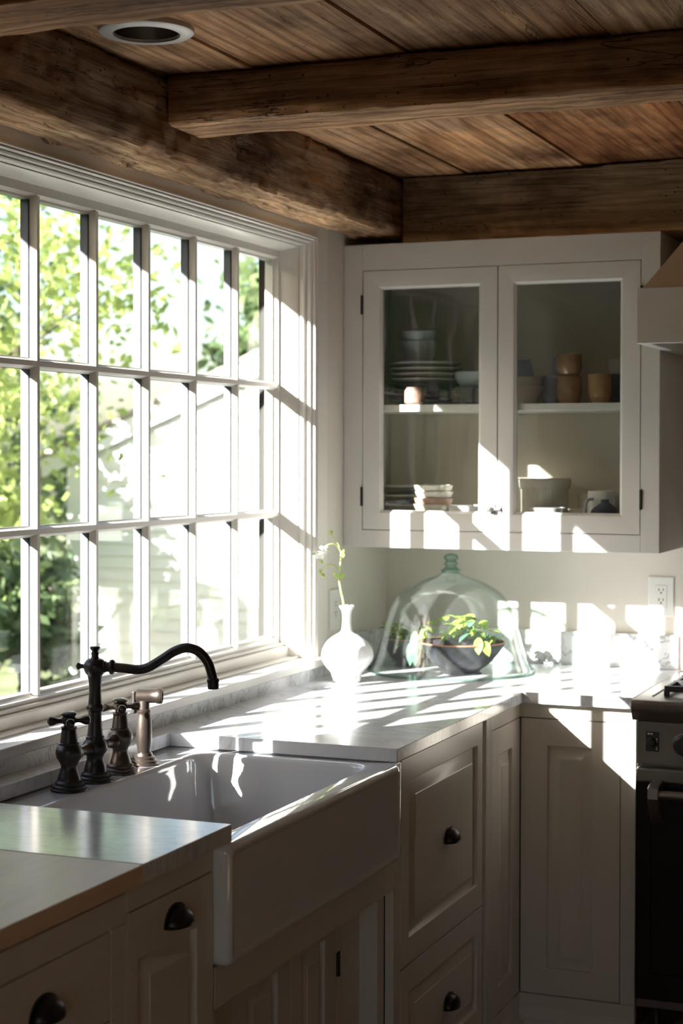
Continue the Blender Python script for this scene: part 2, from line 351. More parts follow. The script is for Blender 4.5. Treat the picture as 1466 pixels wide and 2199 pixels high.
# ceiling boards running towards the range wall, one mesh with open joints
cuts = [-0.02, 0.353, 0.705, 1.129, 1.48, 1.86, 2.25, 2.66, 3.05, 3.45, 3.84, 4.25, XR]
tones = [(1.30, 1.22, 1.10), (1.12, 1.0, 0.92), (0.95, 0.88, 0.84), (0.86, 0.88, 0.86), (1, .95, .9), (1.1, 1, .9), (.9, .9, .9), (1, 1, 1), (1, 1, 1), (1, .9, .9), (1, 1, 1), (1, 1, 1)]
cb = MB(); lay = cb.b.loops.layers.float_color.new('tone')
for i, (a, b) in enumerate(zip(cuts, cuts[1:])):
    st = set(cb.b.faces); yy = [YF, -0.9 if i % 2 else -1.68, 0.0]
    for j, (y0, y1) in enumerate(zip(yy, yy[1:])):
        k0 = set(cb.b.faces)
        cb.box((a+.004, y0+.0005, 2.380+.003*((i*7+j*3) % 3)), (b-.004, y1-.0005, 2.405))
        tn = tones[i]; 
        if j == 1: tn = [(1.15, 1.05, .95), (1.3, 1.15, 1.0), (1.02, .72, .52), (1.35, 1.05, .72), (1.2, 1, .7)][min(i, 4)]
        for fc in set(cb.b.faces)-k0:
            for l in fc.loops: l[lay] = (*tn, 1)
cb.box((-.02, YF, 2.410), (XR, 0, ZC))
for fc in cb.b.faces:
    for l in fc.loops:
        if l[lay][3] < .5: l[lay] = (.2, .2, .2, 1)
ceil = struct(cb.build('ceiling', 'boards'))
hm = bpy.data.meshes.new('cut'); hb_ = bmesh.new(); bmesh.ops.create_cone(hb_, cap_ends=True, segments=48, radius1=.080, radius2=.080, depth=.3); hb_.to_mesh(hm); hb_.free()
ho = bpy.data.objects.new('cut', hm); COL.objects.link(ho); ho.location = (.302, -2.140, 2.40)
md = ceil.modifiers.new('hole', 'BOOLEAN'); md.object = ho; md.operation = 'DIFFERENCE'; md.solver = 'EXACT'      # hole for the downlight
bpy.context.view_layer.update()
nm_ = bpy.data.meshes.new_from_object(ceil.evaluated_get(bpy.context.evaluated_depsgraph_get()))
ceil.modifiers.clear(); ceil.data = nm_; bpy.data.objects.remove(ho)

# ------------------------------------------------------------------ the big window
win = struct(thing('window_1', (-0.08, -1.53, 1.0)))
YM, SP = -0.9240, 0.2494            # centre of the first muntin from the right, spacing
GZ0, GZ1, GY1, GY0 = 1.033, 2.1054, -0.6655, -2.408
def rectx(x, y0, z0, y1, z1): return [(x, y0, z0), (x, y1, z0), (x, y1, z1), (x, y0, z1)]
sash = MB()
prof = [(-0.080, 0), (-0.080, -.006), (-0.092, 0.003), (-0.096, 0.003)]
def ring(y0, z0, y1, z1, pr):       # closed rectangular moulding, pr=[(x, grow)]
    return [rectx(x, y0-g, z0-g, y1+g, z1+g) for x, g in pr]
sash.loops(ring(GY0, GZ0, GY1, GZ1, [(-0.094, -.0045), (-0.0935, 0.0), (-0.084, .004), (-0.080, .0055), (-0.080, .035), (-0.118, .035), (-0.118, -.0045), (-0.094, -.0045)]))
ZH = [1.3852, 1.7476]
bars = MB(); outer = MB()
def vbar(mb, y, z0, z1):            # vertical muntin, nose and bead
    pts = [(-0.094, .0125), (-0.0925, .0105), (-0.084, .0062), (-0.080, .0052), (-0.080, -.0052), (-0.084, -.0062), (-0.0925, -.0105), (-0.094, -.0125)]
    mb.loops([[(x, y+o, z) for x, o in pts] for z in (z0, z1)], True, True, True)
def hbar(mb, z, y0, y1):
    pts = [(-0.094, .0125), (-0.0925, .0105), (-0.084, .0066), (-0.0802, .0058), (-0.0802, -.0058), (-0.084, -.0066), (-0.0925, -.0105), (-0.094, -.0125)]
    mb.loops([[(x, y, z+o) for x, o in pts] for y in (y0, y1)], True, True, True)
for k in range(7):
    if k < 6:
        b = MB(); vbar(b, YM-k*SP, GZ0-.002, GZ1+.002); b.build('muntin', 'trim', win)
        outer.box((-0.118, YM-k*SP-.0115, GZ0), (-0.099, YM-k*SP+.0115, GZ1))
for z in ZH:
    b = MB(); hbar(b, z, GY0-.002, GY1+.002); b.build('muntin', 'trim', win)
    outer.box((-0.118, GY0, z-.0115), (-0.099, GY1, z+.0115))
sash.build('sash', 'trim', win)
outer.loops([rectx(-.0985, GY0, GZ0, GY1, GZ1), rectx(-.119, GY0, GZ0, GY1, GZ1), rectx(-.119, GY0-.03, GZ0-.03, GY1+.03, GZ1+.03), rectx(-.1185, GY0-.03, GZ0-.03, GY1+.03, GZ1+.03)])
outer.build('outer_muntins', 'slate', win)
ye = [GY1+.0] + [YM-k*SP for k in range(6)] + [GY0]
ze = [GZ0, ZH[0], ZH[1], GZ1]
for k in range(7):
    for j in range(3):
        MB().box((-0.0985, ye[k+1], ze[j]), (-0.0955, ye[k], ze[j+1])).build('pane', 'pane', win)
ext = MB()          # blind stop filling the opening outside the sash
def ringx(mb, x0, x1, a, b):
    (y0, z0, y1, z1), (Y0, Z0_, Y1, Z1_) = a, b
    mb.box((x0, Y0, Z0_), (x1, y0, Z1_)).box((x0, y1, Z0_), (x1, Y1, Z1_)).box((x0, y0, z1), (x1, y1, Z1_)).box((x0, y0, Z0_), (x1, y1, z0))
ringx(ext, -.145, -.1195, (-2.425, 1.008, -.652, 2.110), (WY0+.0005, .9705, WY1-.0005, WZ1-.0005)); ext.build('blind_stop', 'trim', win)
# stepped casing: rings (x, y offset, z offset) measured from the outer edge inwards
CY1, CY0, CZ1 = -0.586, -2.49, 2.1735
st = [(0.000, -.0015, -.001), (.012, 0, 0), (.013, .002, .001), (.013, .007, .0045), (.009, .0085, .006), (.0005, .0100, .0065), (.0005, .0112, .0075), (.008, .0122, .008), (.009, .0165, .0105), (.005, .0185, .012),
      (-.006, .0198, .013), (-.007, .0212, .014), (.000, .0222, .0148), (-.002, .0285, .019), (-.012, .0305, .020), (-.021, .0315, .0207), (-.021, .0330, .0215), (-.013, .0342, .0225), (-.017, .042, .0275), (-.030, .0438, .0288), (-.038, .0448, .0294), (-.038, .0462, .0303), (-.030, .0475, .031), (-.036, .053, .035), (-.078, .0665, .0435), (-.100, .067, .044)]
cas = MB()
loopc = []
for x, oy, oz in st:
    loopc.append([(x, CY0+oy, 0.975), (x, CY0+oy, CZ1-oz), (x, CY1-oy, CZ1-oz), (x, CY1-oy, 0.975)])
cas.loops(loopc, False); cas.build('casing', 'trim', win, angle=50)
MB().box((0.0, CY1-.0005, .955), (.006, -0.505, 2.25)).box((0.0, CY0-.06, CZ1-.001), (.006, CY1, 2.25)).box((0, CY0-.08, .955), (.006, CY0+.001, 2.25)).build('flat_casing', 'trim', win)
# sill mouldings and stool
sill = MB()
sp = [(-.118, 1.006), (-.080, 1.006), (-.080, 1.0165), (-.0775, 1.0185), (-.068, 1.0175), (-.066, 1.013), (-.068, 1.010), (-.064, 1.0085), (-.058, 1.0085), (-.0555, 1.006), (-.0555, .984), (-.057, .981), (-.050, .9795), (-.032, .979), (-.030, .977), (-.030, .9735), (-.030, .950), (-.118, .950)]
sill.loops([[(x, y, z) for x, z in sp] for y in (CY0+.055, CY1-.066+.045)], True, True, True); sill.build('sill', 'trim', win)
MB().box((-.03, CY0-.05, .9515), (.040, -.556, .9736)).build('stool', 'trim', win, bevel=.003, seg=3)

# ------------------------------------------------------------------ beams
def hewn(name, mat, a, b, axis, amp=0.006, label='', freq=7.0, n=(10, 90), taper=None, cham=0.012, seed=0, gouge=0.0):
    """rough timber: a box from a to b, long along axis, faceted and worn"""
    a = Vector(a); b = Vector(b); L = 'xyz'.index(axis); o1, o2 = [i for i in range(3) if i != L]
    nx, nl = n; rings = []
    for i in range(nl+1):
        t = i/nl; lp = a[L] + (b[L]-a[L])*t; ring_ = []
        c1, c2 = (a[o1]+b[o1])/2, (a[o2]+b[o2])/2; h1, h2 = (b[o1]-a[o1])/2, (b[o2]-a[o2])/2
        per = []
        for s_, (p0, p1) in enumerate((((-1, -1), (1, -1)), ((1, -1), (1, 1)), ((1, 1), (-1, 1)), ((-1, 1), (-1, -1)))):
            for k in range(nx):
                u = k/nx; per.append((p0[0]+(p1[0]-p0[0])*u, p0[1]+(p1[1]-p0[1])*u))
        for pu, pv in per:
            x, y = pu*h1, pv*h2
            m_ = min(h1-abs(x), h2-abs(y)) if False else 0
            e1, e2 = h1-abs(x), h2-abs(y)
            q = Vector((0, 0, 0)); q[L] = lp; q[o1] = c1+x; q[o2] = c2+y
            # worn arris
            ed = max(0.0, cham - (e1+e2)); k_ = ed*0.6*(0.6+0.8*noise.noise(Vector((lp*6+seed, pu*1.5, pv*1.5))))
            x -= math.copysign(k_, x); y -= math.copysign(k_, y)
            s1 = noise.noise(q*Vector((1, 1, 1)).x*freq + Vector((seed, seed, seed)))
            s2 = noise.noise(Vector((q.x*2.2+seed, q.y*2.2, q.z*2.2)))
            s3 = noise.noise(q*26 + Vector((seed, 0, 0)))
            cell = noise.noise(Vector((round(lp*9+noise.noise(q*5)*1.2)*3.3, pu*2+seed, pv*2)))
            dsp = amp*(0.8*s1 + 1.2*s2 + 0.45*s3 + gouge*cell)
            if abs(pu) >= .999: x += math.copysign(dsp, pu)
            if abs(pv) >= .999: y += math.copysign(dsp, pv)
            r = Vector((0, 0, 0)); r[L] = lp; r[o1] = c1+x; r[o2] = c2+y
            ring_.append(r)
        rings.append(ring_)
    mb = MB(); mb.loops(rings, True, True, True)
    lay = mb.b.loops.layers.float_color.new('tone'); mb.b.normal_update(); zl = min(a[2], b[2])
    for fc in mb.b.faces:      # bounce light from below is put into the wood colour of the underside
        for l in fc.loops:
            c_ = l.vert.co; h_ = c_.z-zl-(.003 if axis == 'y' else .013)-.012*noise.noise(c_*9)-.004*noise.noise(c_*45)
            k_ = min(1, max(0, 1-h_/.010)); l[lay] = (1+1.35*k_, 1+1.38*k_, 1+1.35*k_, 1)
    o = mb.build(name, mat, angle=60)
    return o
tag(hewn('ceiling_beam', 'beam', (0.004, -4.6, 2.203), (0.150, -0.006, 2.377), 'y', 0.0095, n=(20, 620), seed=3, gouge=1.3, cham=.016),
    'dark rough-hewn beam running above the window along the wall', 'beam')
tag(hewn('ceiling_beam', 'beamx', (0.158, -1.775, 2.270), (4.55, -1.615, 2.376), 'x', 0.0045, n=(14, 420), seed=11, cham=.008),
    'middle timber crossing the ceiling behind the round downlight, with underside coloured as lit from below', 'beam')
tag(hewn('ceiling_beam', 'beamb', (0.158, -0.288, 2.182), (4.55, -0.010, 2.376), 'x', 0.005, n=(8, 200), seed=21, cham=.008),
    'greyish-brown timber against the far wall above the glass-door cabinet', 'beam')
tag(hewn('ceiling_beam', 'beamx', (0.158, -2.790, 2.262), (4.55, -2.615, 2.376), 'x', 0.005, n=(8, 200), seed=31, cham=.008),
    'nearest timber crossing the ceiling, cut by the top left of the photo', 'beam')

# recessed light
rl = thing('recessed_light', (0.302, -2.140, 2.375), 'round grey recessed downlight with a dark reflector, set in the ceiling boards', 'light')
MB().lathe([(.064, -.004), (.066, -.010), (.088, -.009), (.0925, -.006), (.0935, -.001), (.0935, .003)], (.302, -2.14, 2.380), n=48, cap0=False, cap1=False).build('trim_ring', 'ring', rl)
MB().lathe([(.0640, -.010), (.0660, -.008), (.0640, .020), (.056, .060), (.045, .095), (.0004, .100), (.0004, .106), (.070, .104), (.078, .06), (.078, .0), (.0665, -.007)], (.302, -2.14, 2.380), n=48, cap0=False, cap1=False).build('reflector', 'cone', rl)
MB().lathe([(.040, .094), (.036, .088), (.0004, .084)], (.302, -2.14, 2.380), n=32, cap0=False, cap1=False).build('lens', 'lens', rl)

# ------------------------------------------------------------------ counters
XF, YB, YS, YL, YW, ZT, TH = 0.636, -0.6495, -1.624, -2.447, -2.764, 0.915, 0.030
ct = thing('marble_countertop', (0.3, -1.0, ZT-TH), 'white veined marble countertop wrapping the corner and the sink under the window', 'countertop')
MB().prism([(.0015, YW+.001), (XF, YW+.001), (XF, YL), (.081, YL), (.081, YS), (XF, YS), (XF, YB), (.9355, YB), (.9355, -.0015), (.0015, -.0015)], ZT-TH, ZT).build('slab', 'marble', ct, bevel=.002)
MB().box((.0015, -.500, ZT), (.020, -.0015, 1.015)).build('backsplash', 'marble2', ct, bevel=.0015)
MB().box((.020, -.018, ZT), (.930, -.0015, 1.017)).build('backsplash', 'marble2', ct, bevel=.0015)
MB().box((.0015, YW, ZT), (.022, -.500, .9515)).build('backsplash', 'marble2', ct)
bb = thing('wooden_countertop', (0.3, -3.6, .874), 'pale butcher block countertop left of the marble, nearest the camera', 'countertop')
MB().box((.0015, -4.9, .8848), (XF+.002, YW-.001, ZT+.0005)).build('slab', 'block', bb, bevel=.003)

# ------------------------------------------------------------------ base cabinets
def PX(x): return lambda u, v, n: (x+n, u, v)          # face looking +x: u=y
def PY(y): return lambda u, v, n: (u, y-n, v)          # face looking -y: u=x
def R4(P, u0, v0, u1, v1, n): return [P(u0, v0, n), P(u1, v0, n), P(u1, v1, n), P(u0, v1, n)]
def panel(P, u0, v0, u1, v1, po=None, pi=None, th=.02, n0=0.0):
    mb = MB(); rs = [R4(P, u0, v0, u1, v1, n0-th), R4(P, u0, v0, u1, v1, n0)]
    if po:
        a0, b0, a1, b1 = po; c0, d0, c1, d1 = pi
        rs += [R4(P, a0-.001, b0-.001, a1+.001, b1+.001, n0), R4(P, a0, b0, a1, b1, n0-.0015), R4(P, a0, b0, a1, b1, n0-.012),
               R4(P, a0+.003, b0+.003, a1-.003, b1-.003, n0-.012), R4(P, c0, d0, c1, d1, n0-.0015), R4(P, c0+.0008, d0+.0008, c1-.0008, d1-.0008, n0-.0002)]
    mb.loops(rs, True, True, True); return mb
def cup_pull(P, u, v, parent, w_=.036, h=.0245, d=.025):
    pl = MB(); n1, n2 = 18, 8; rings = []
    for j in range(n2+1):
        t = j/n2*PI/2; rr = []
        for i in range(n1+1):
            s_ = PI*i/n1
            rr.append(P(u-math.cos(s_)*w_*math.sin(t)**.75, v-.4*h+math.sin(s_)*h*1.25*math.sin(t)**.8*1.0, .0015+d*math.cos(t)**.7*(0.55+.45*1)))
        rings.append(rr)
    pl.loops(rings, False)
    ob = pl.build('pull', 'bronze', parent, angle=70, solid=.0025)
    fl = MB(); rr = [[P(u-math.cos(PI*i/n1)*(w_+.004)*q, v-.4*h+math.sin(PI*i/n1)*(h*1.25+.004)*q, nn) for i in range(n1+1)] for q, nn in ((1, .0), (1, .003), (.93, .0035))]
    fl.loops(rr, False); fl.build('flange', 'bronze', ob)
    lip = MB(); lip.tube([P(u-math.cos(PI*i/n1*1.0)*w_, v-.4*h, .002+math.sin(PI*i/n1)*d) for i in range(n1+1)], .0016, 8); lip.build('lip', 'bronze', ob)
    return ob
FX, FYB = 0.620, -0.6155
P1 = PX(FX); P2 = PY(FYB)
# drawer unit right of the sink
dc = thing('base_cabinet', (.31, -1.26, 0), 'greige drawer cabinet right of the farmhouse sink, two cup-pull drawers', 'cabinet')
MB().box((.03, -1.560, .1), (.598, -.930, .880)).build('body', 'slot', dc)
MB().box((.598, -1.598, .0), (FX-.001, -1.5565, .884)).build('stile', 'cabinet', dc, bevel=.0015)
MB().box((.04, -1.598, .0), (.56, -.925, .098)).build('toe_kick', 'cabinet', dc)
for z0, z1, po, pi, pv in ((.4125, .8770, (-1.501, .472, -.9965, .823), (-1.460, .503, -1.0365, .786), .641), (.100, .4075, (-1.501, .157, -.9965, .3475), (-1.460, .190, -1.0365, .312), .243)):
    d = panel(P1, -1.5535, z0, -.9555, z1, po, pi).build('drawer', 'cabinet', dc, bevel=.0012)
    cup_pull(P1, -1.222, pv, d)
# corner cabinet
cc = thing('corner_base_cabinet', (.5, -.5, 0), 'inside-corner base cabinet with a narrow raised-panel door beside the range', 'cabinet')
MB().prism([(.03, -.925), (.598, -.925), (.598, -.5935), (.934, -.5935), (.934, -.03), (.03, -.03)], .1, .880).build('body', 'slot', cc)
MB().box((.598, -.9235, .0), (FX, -.8920, .884)).build('stile', 'cabinet', cc, bevel=.0015)
MB().prism([(.597, -.8915), (FX, -.8915), (FX, FYB), (.936, FYB), (.936, FYB+.022), (.597, FYB+.022)], .8425, .884).build('top_rail', 'cabinet', cc, bevel=.001)
MB().prism([(.597, -.8915), (FX, -.8915), (FX, FYB), (.936, FYB), (.936, FYB+.022), (.597, FYB+.022)], .0, .0915).build('bottom_rail', 'cabinet', cc, bevel=.001)
MB().box((.8965, FYB, .092), (.936, FYB+.022, .842)).build('stile', 'cabinet', cc, bevel=.001)
MB().box((.598, -.8915, .092), (FX, -.8785, .842)).build('stile', 'cabinet', cc, bevel=.001)
panel(P1, -.8770, .0940, -.6175, .8400, (-.815, .163, -.691, .770), (-.784, .197, -.721, .737)).build('door', 'cabinet', cc, bevel=.001)
panel(P2, .6220, .0940, .8945, .8400, (.696, .165, .8175, .768), (.730, .196, .790, .736)).build('door', 'cabinet', cc, bevel=.001)
sk = MB(); pr_ = [(0, .0), (.022, .0), (.022, .010), (.018, .020), (.008, .026), (.006, .040), (.002, .052), (0, .056)]
sk.loops([[(FX+n, y, z) for n, z in pr_] for y in (-.95, FYB-.022)] , True, True, True)
sk.loops([[(x, FYB-n, z) for n, z in pr_] for x in (FX+.0, .936)], True, True, True)
sk.build('base_moulding', 'cabinet', cc)
# sink cabinet with recessed doors
sb = thing('sink_base_cabinet', (.31, -2.04, 0), 'sink cabinet under the porcelain apron, its doors set back in a niche', 'cabinet')
MB().box((.03, -2.470, .1), (.530, -1.602, .62)).build('body', 'cabinet', sb)
MB().box((.598, -2.478, .600), (.619, -1.5985, .672)).build('valance', 'cabinet', sb, bevel=.001)
MB().box((.530, -1.640, .0), (.597, -1.600, .87)).build('side_panel', 'cabinet', sb)
MB().box((.530, -2.478, .0), (.597, -2.440, .87)).build('side_panel', 'cabinet', sb)
MB().box((.535, -1.7675, .1), (.555, -1.641, .62)).build('stile', 'cabinet', sb, bevel=.001)
P3 = PX(.555)
d = panel(P3, -2.010, .11, -1.770, .598, (-1.955, .16, -1.835, .545), (-1.925, .19, -1.865, .515)).build('door', 'cabinet', sb, bevel=.001)
MB().tube([(.5575, -1.7690, .452), (.5575, -1.7690, .500)], .0045, 10).box((.5552, -1.769, .45), (.5565, -1.754, .502)).build('hinge', 'black', d)
d = panel(P3, -2.2750, .11, -2.013, .598, (-2.215, .16, -2.075, .545), (-2.185, .19, -2.105, .515)).build('door', 'cabinet', sb, bevel=.001)
MB().box((.5552, -2.272, .400), (.559, -2.238, .445)).tube([(.559, -2.255, .425), (.575, -2.255, .425)], .004, 8).lathe([(.004, 0), (.011, .004), (.011, .010), (.004, .013)], (.574, -2.255, .425), (1, 0, 0), 16).build('latch', 'black', d)
MB().box((.535, -2.4395, .1), (.555, -2.278, .62)).build('stile', 'cabinet', sb, bevel=.001)
# pull-out left of sink
po = thing('base_cabinet', (.31, -2.63, 0), 'narrow pull-out cabinet just left of the sink, under the marble corner', 'cabinet')
MB().box((.03, -2.7885, .1), (.598, -2.488, .880)).build('body', 'slot', po)
MB().box((.598, -2.7885, .8425), (FX, -2.4865, .884)).build('top_rail', 'cabinet', po, bevel=.001)
MB().box((.598, -2.7885, .0), (FX, -2.7785, .842)).build('stile', 'cabinet', po, bevel=.001)
d = panel(P1, -2.7770, .10, -2.4875, .8400, (-2.752, .163, -2.549, .760), (-2.712, .197, -2.580, .726)).build('door', 'cabinet', po, bevel=.001)
cup_pull(P1, -2.628, .796, d)
# wide drawer cabinet on the far left
lc = thing('base_cabinet', (.31, -3.4, 0), 'wide flat-drawer cabinet under the butcher block countertop', 'cabinet')
MB().box((.03, -4.88, .1), (.598, -2.792, .872)).build('body', 'slot', lc)
MB().box((.598, -4.88, .8290), (FX, -2.7900, .8745)).build('top_rail', 'cabinet', lc, bevel=.001)
MB().box((.598, -2.8365, .0), (FX, -2.7900, .828)).build('stile', 'cabinet', lc, bevel=.0015)
MB().box((.598, -4.88, .655), (FX, -2.8370, .690)).build('rail', 'cabinet', lc, bevel=.001)
for z0, z1, pv in ((.692, .8265, .763), (.36, .653, .53), (.1, .357, .25)):
    d = panel(P1, -3.260, z0, -2.8390, z1).build('drawer', 'cabinet', lc, bevel=.0015)
    cup_pull(P1, -3.028, pv, d)
MB().box((.598, -4.88, .1), (FX-.001, -3.263, .654)).box((.598, -4.88, .691), (FX-.001, -3.263, .8285)).build('face_panel', 'cabinet', lc)

# ------------------------------------------------------------------ farmhouse sink
sink = thing('farmhouse_sink', (.36, -2.04, .67), 'white glossy porcelain farmhouse sink with an apron front under the window', 'sink')
def rrect(x0, y0, x1, y1, r, z, n=8):
    pts = []
    for cx_, cy_, a0 in ((x1-r, y1-r, 0), (x0+r, y1-r, PI/2), (x0+r, y0+r, PI), (x1-r, y0+r, 1.5*PI)):
        for i in range(n+1):
            a = a0+PI/2*i/n; pts.append((cx_+r*math.cos(a), cy_+r*math.sin(a), z))
    return pts
sx0, sx1, sy0, sy1 = .183, .592, -2.400, -1.672
bs = MB()
bs.loops([rrect(.075, -2.470, .640, -1.602, .012, .700), rrect(.075, -2.470, .640, -1.602, .012, .8835),
          rrect(.077, -2.468, .638, -1.604, .012, .8845),
          rrect(sx0-.014, sy0-.014, sx1+.012, sy1+.014, .060, .8845), rrect(sx0-.008, sy0-.008, sx1+.007, sy1+.008, .056, .8850),
          rrect(sx0-.003, sy0-.003, sx1+.003, sy1+.003, .053, .8825), rrect(sx0, sy0, sx1, sy1, .050, .877), rrect(sx0+.002, sy0+.002, sx1-.002, sy1-.002, .050, .86),
          rrect(sx0+.010, sy0+.010, sx1-.010, sy1-.010, .050, .72), rrect(sx0+.018, sy0+.018, sx1-.018, sy1-.018, .045, .700), rrect(sx0+.040, sy0+.040, sx1-.040, sy1-.040, .035, .690),
          rrect(.36, -2.06, .41, -2.01, .024, .687)], True, False, True)
bs.build('basin', 'porcelain', sink, angle=70)
ap = MB()
def rry(y0, z0, y1, z1, r, x, n=8): return [(x, p[0], p[1]) for p in rrect(y0, z0, y1, z1, r, 0, n)]
ya, yb, za, zb = -2.484, -1.6335, .676, .8850
ap.loops([rry(ya, za, yb, zb, .012, .600), rry(ya, za, yb, zb, .014, .636), rry(ya+.001, za+.001, yb-.001, zb-.0010, .014, .641), rry(ya+.004, za+.004, yb-.004, zb-.004, .014, .6465), rry(ya+.009, za+.009, yb-.009, zb-.009, .012, .6492),
          rry(ya+.014, za+.014, yb-.014, zb-.014, .011, .6494), rry(ya+.017, za+.017, yb-.017, zb-.017, .010, .6480), rry(ya+.022, za+.022, yb-.022, zb-.022, .010, .6480)], True, True, True)
ap.build('apron', 'porcelain', sink, angle=70)
MB().lathe([(.040, 0), (.040, .003), (.030, .004), (.028, .001), (.0004, .001)], (.385, -2.035, .6872), n=24).build('drain', 'steel', sink)

# ------------------------------------------------------------------ bridge faucet
FXX = .140; Z0 = .8848
fa = thing('bridge_faucet', (FXX, -2.060, Z0), 'dark bronze bridge faucet with two cross handles and a swan-neck spout over the sink', 'faucet')
def flare(k=1.0): return [(.0365*k, 0), (.0365*k, .004), (.033*k, .006), (.0335*k, .010), (.028*k, .013), (.0285*k, .017), (.0235*k, .021), (.0225*k, .026)]
def valve(y, mat, rot):
    v_ = MB().lathe(flare()+sprof([(.0200, .032), (.0165, .044), (.0170, .052), (.0235, .064), (.0265, .074), (.0255, .083), (.0205, .0915)], 4)+[(.0212, .092), (.0212, .0945), (.0185, .096), (.0165, .110), (.0145, .1215), (.0160, .1235), (.0160, .1275), (.010, .129), (.010, .133)], (FXX, y, Z0), n=32).build('valve_body', mat, fa)
    h = MB(); hz = Z0+.1385
    h.lathe([(.0095, -.008), (.0135, -.005), (.0150, .002), (.0135, .008), (.0120, .009), (.0155, .011), (.0160, .0145), (.0120, .0175), (.0004, .0185)], (FXX, y, hz), n=24)
    for a in range(4):
        d = Vector((math.cos(rot+a*PI/2), math.sin(rot+a*PI/2), 0))
        h.lathe([(.0055, .010), (.0042, .017), (.0045, .022), (.0075, .028), (.0092, .034), (.0085, .0395), (.0050, .0425), (.0004, .0430)], (FXX, y, hz), d, 14)
    h.build('cross_handle', mat, v_)
valve(-2.162, 'bronze', .62); valve(-1.957, 'bronze_lit', .62)
MB().lathe(flare()+sprof([(.0205, .034), (.0175, .045), (.0180, .054), (.0235, .062), (.0255, .070), (.0235, .080), (.0195, .086)], 4)+[(.0190, .087), (.0190, .092)]
    + sprof([(.0165, .094), (.0145, .110), (.0135, .135), (.0140, .1435)], 3)+[(.0165, .145), (.0185, .151), (.0165, .157)]+sprof([(.0140, .159), (.0125, .180), (.0130, .200), (.0150, .217)], 3)+[(.0160, .218)]
    + sprof([(.0190, .221), (.0225, .228), (.0235, .2345), (.0220, .242), (.0165, .249), (.0085, .252)], 3)+[(.0070, .256), (.0080, .262), (.0062, .266), (.0100, .271), (.0110, .2735), (.0090, .2760), (.0004, .2770)], (FXX, -2.060, Z0), n=32).build('column', 'bronze', fa)
MB().lathe([(.0125, .020), (.0112, .026), (.0125, .030), (.0105, .034), (.0095, .050), (.0100, .062), (.0135, .066), (.0145, .072), (.0135, .080)], (FXX, -2.060, Z0+.0705), (0, 1, 0), 20).build('bridge', 'bronze_lit', fa)
MB().lathe([(.0125, .020), (.0112, .026), (.0125, .030), (.0105, .034), (.0095, .050), (.0100, .062), (.0135, .066), (.0145, .072), (.0135, .080)], (FXX, -2.060, Z0+.0705), (0, -1, 0), 20).build('bridge', 'bronze_lit', fa)
JZ = Z0+.2345
sd = Vector((.985, .17, 0)).normalized()
MB().lathe([(.0115, .018), (.0120, .022), (.0100, .024), (.0100, .032), (.0150, .034), (.0155, .038), (.0130, .041), (.0095, .043)], (FXX, -2.060, JZ), sd, 20).build('spout_collar', 'bronze', fa)
MB().lathe([(.0060, .018), (.0045, .024), (.0045, .030), (.0070, .034), (.0075, .037), (.0050, .0395), (.0004, .040)], (FXX, -2.060, JZ), -sd, 16).build('finial', 'bronze', fa)
cpt = [(a*.955, b) for a, b in ((0.037, 0), (.065, -.0015), (.098, -.0035), (.122, .003), (.150, .019), (.178, .036), (.205, .0435), (.231, .036), (.250, .016), (.259, -.008), (.262, -.020))]
sp_ = smooth([Vector((FXX, -2.060, JZ)) + sd*a + Vector((0, 0, b)) for a, b in cpt], 5)
MB().tube(sp_, .0098, 16).build('spout', 'bronze', fa)
e = Vector((FXX, -2.060, JZ)) + sd*.262*.955 + Vector((0, 0, -.020))
MB().lathe([(.0100, .004), (.0125, .002), (.0128, -.003), (.0115, -.005), (.0115, -.014), (.0108, -.018), (.0080, -.018), (.0080, -.012)], e, (-.04, 0, 1), 20).build('aerator', 'bronze', fa)
sy = thing('side_sprayer', (FXX, -1.853, Z0), 'lit-toned bronze pull-out side sprayer on the sink ledge, right of the faucet', 'sprayer')
MB().lathe([(.0335, 0), (.0335, .004), (.029, .006), (.0295, .010), (.024, .013), (.0245, .017), (.019, .020), (.0175, .026)], (FXX, -1.853, Z0), n=28).build('base', 'bronze_lit', sy)
MB().lathe(sprof([(.0135, .026), (.0165, .050), (.0165, .085), (.0140, .112)], 4)+[(.0150, .114), (.0150, .118), (.0120, .120), (.0120, .150), (.0004, .152)], (FXX, -1.853, Z0), n=24).build('handle', 'bronze_lit', sy)
MB().lathe([(.0110, -.017), (.0148, -.015), (.0152, .012), (.0152, .026), (.0165, .028), (.0172, .036), (.0160, .040), (.0125, .040), (.0125, .035), (.0004, .035)], (FXX, -1.853, Z0+.148), (.93, .36, 0), 24).build('spray_head', 'bronze_lit', sy)
MB().box((FXX-.024, -1.866, Z0+.110), (FXX-.016, -1.853, Z0+.158)).build('lever', 'bronze', sy, bevel=.002)

# ------------------------------------------------------------------ upper cabinet
uc = thing('upper_cabinet', (.47, -.18, 1.28), 'white wall cabinet with two glass doors in the corner beside the range hood', 'cabinet')
UX0, UX1, UY, UZ0, UZ1 = .001, .9445, -.367, 1.280, 2.1725
bd = MB()
bd.box((UX0, UY+.02, UZ0), (UX0+.018, -.001, UZ1)).box((UX1-.018, UY+.02, UZ0), (UX1, -.001, UZ1)).box((UX0+.018, UY+.02, UZ0), (UX1-.018, -.001, 1.331)).box((UX0+.018, UY+.02, 2.110), (UX1-.018, -.001, UZ1))
bd.build('body', 'upper', uc, bevel=.001)
MB().box((UX0+.018, -.012, 1.331), (UX1-.018, -.001, 2.110)).build('back_panel', 'inside', uc)
MB().box((.468, UY+.021, 1.331), (.486, UY+.021+.002, 2.110)).build('divider', 'inside', uc)
sh = MB().box((UX0+.0185, UY+.030, 1.680), (UX1-.0185, -.0125, 1.7005)); sh.build('shelf', 'upper', uc, bevel=.001)
ff = MB(); Pu = PY(UY)
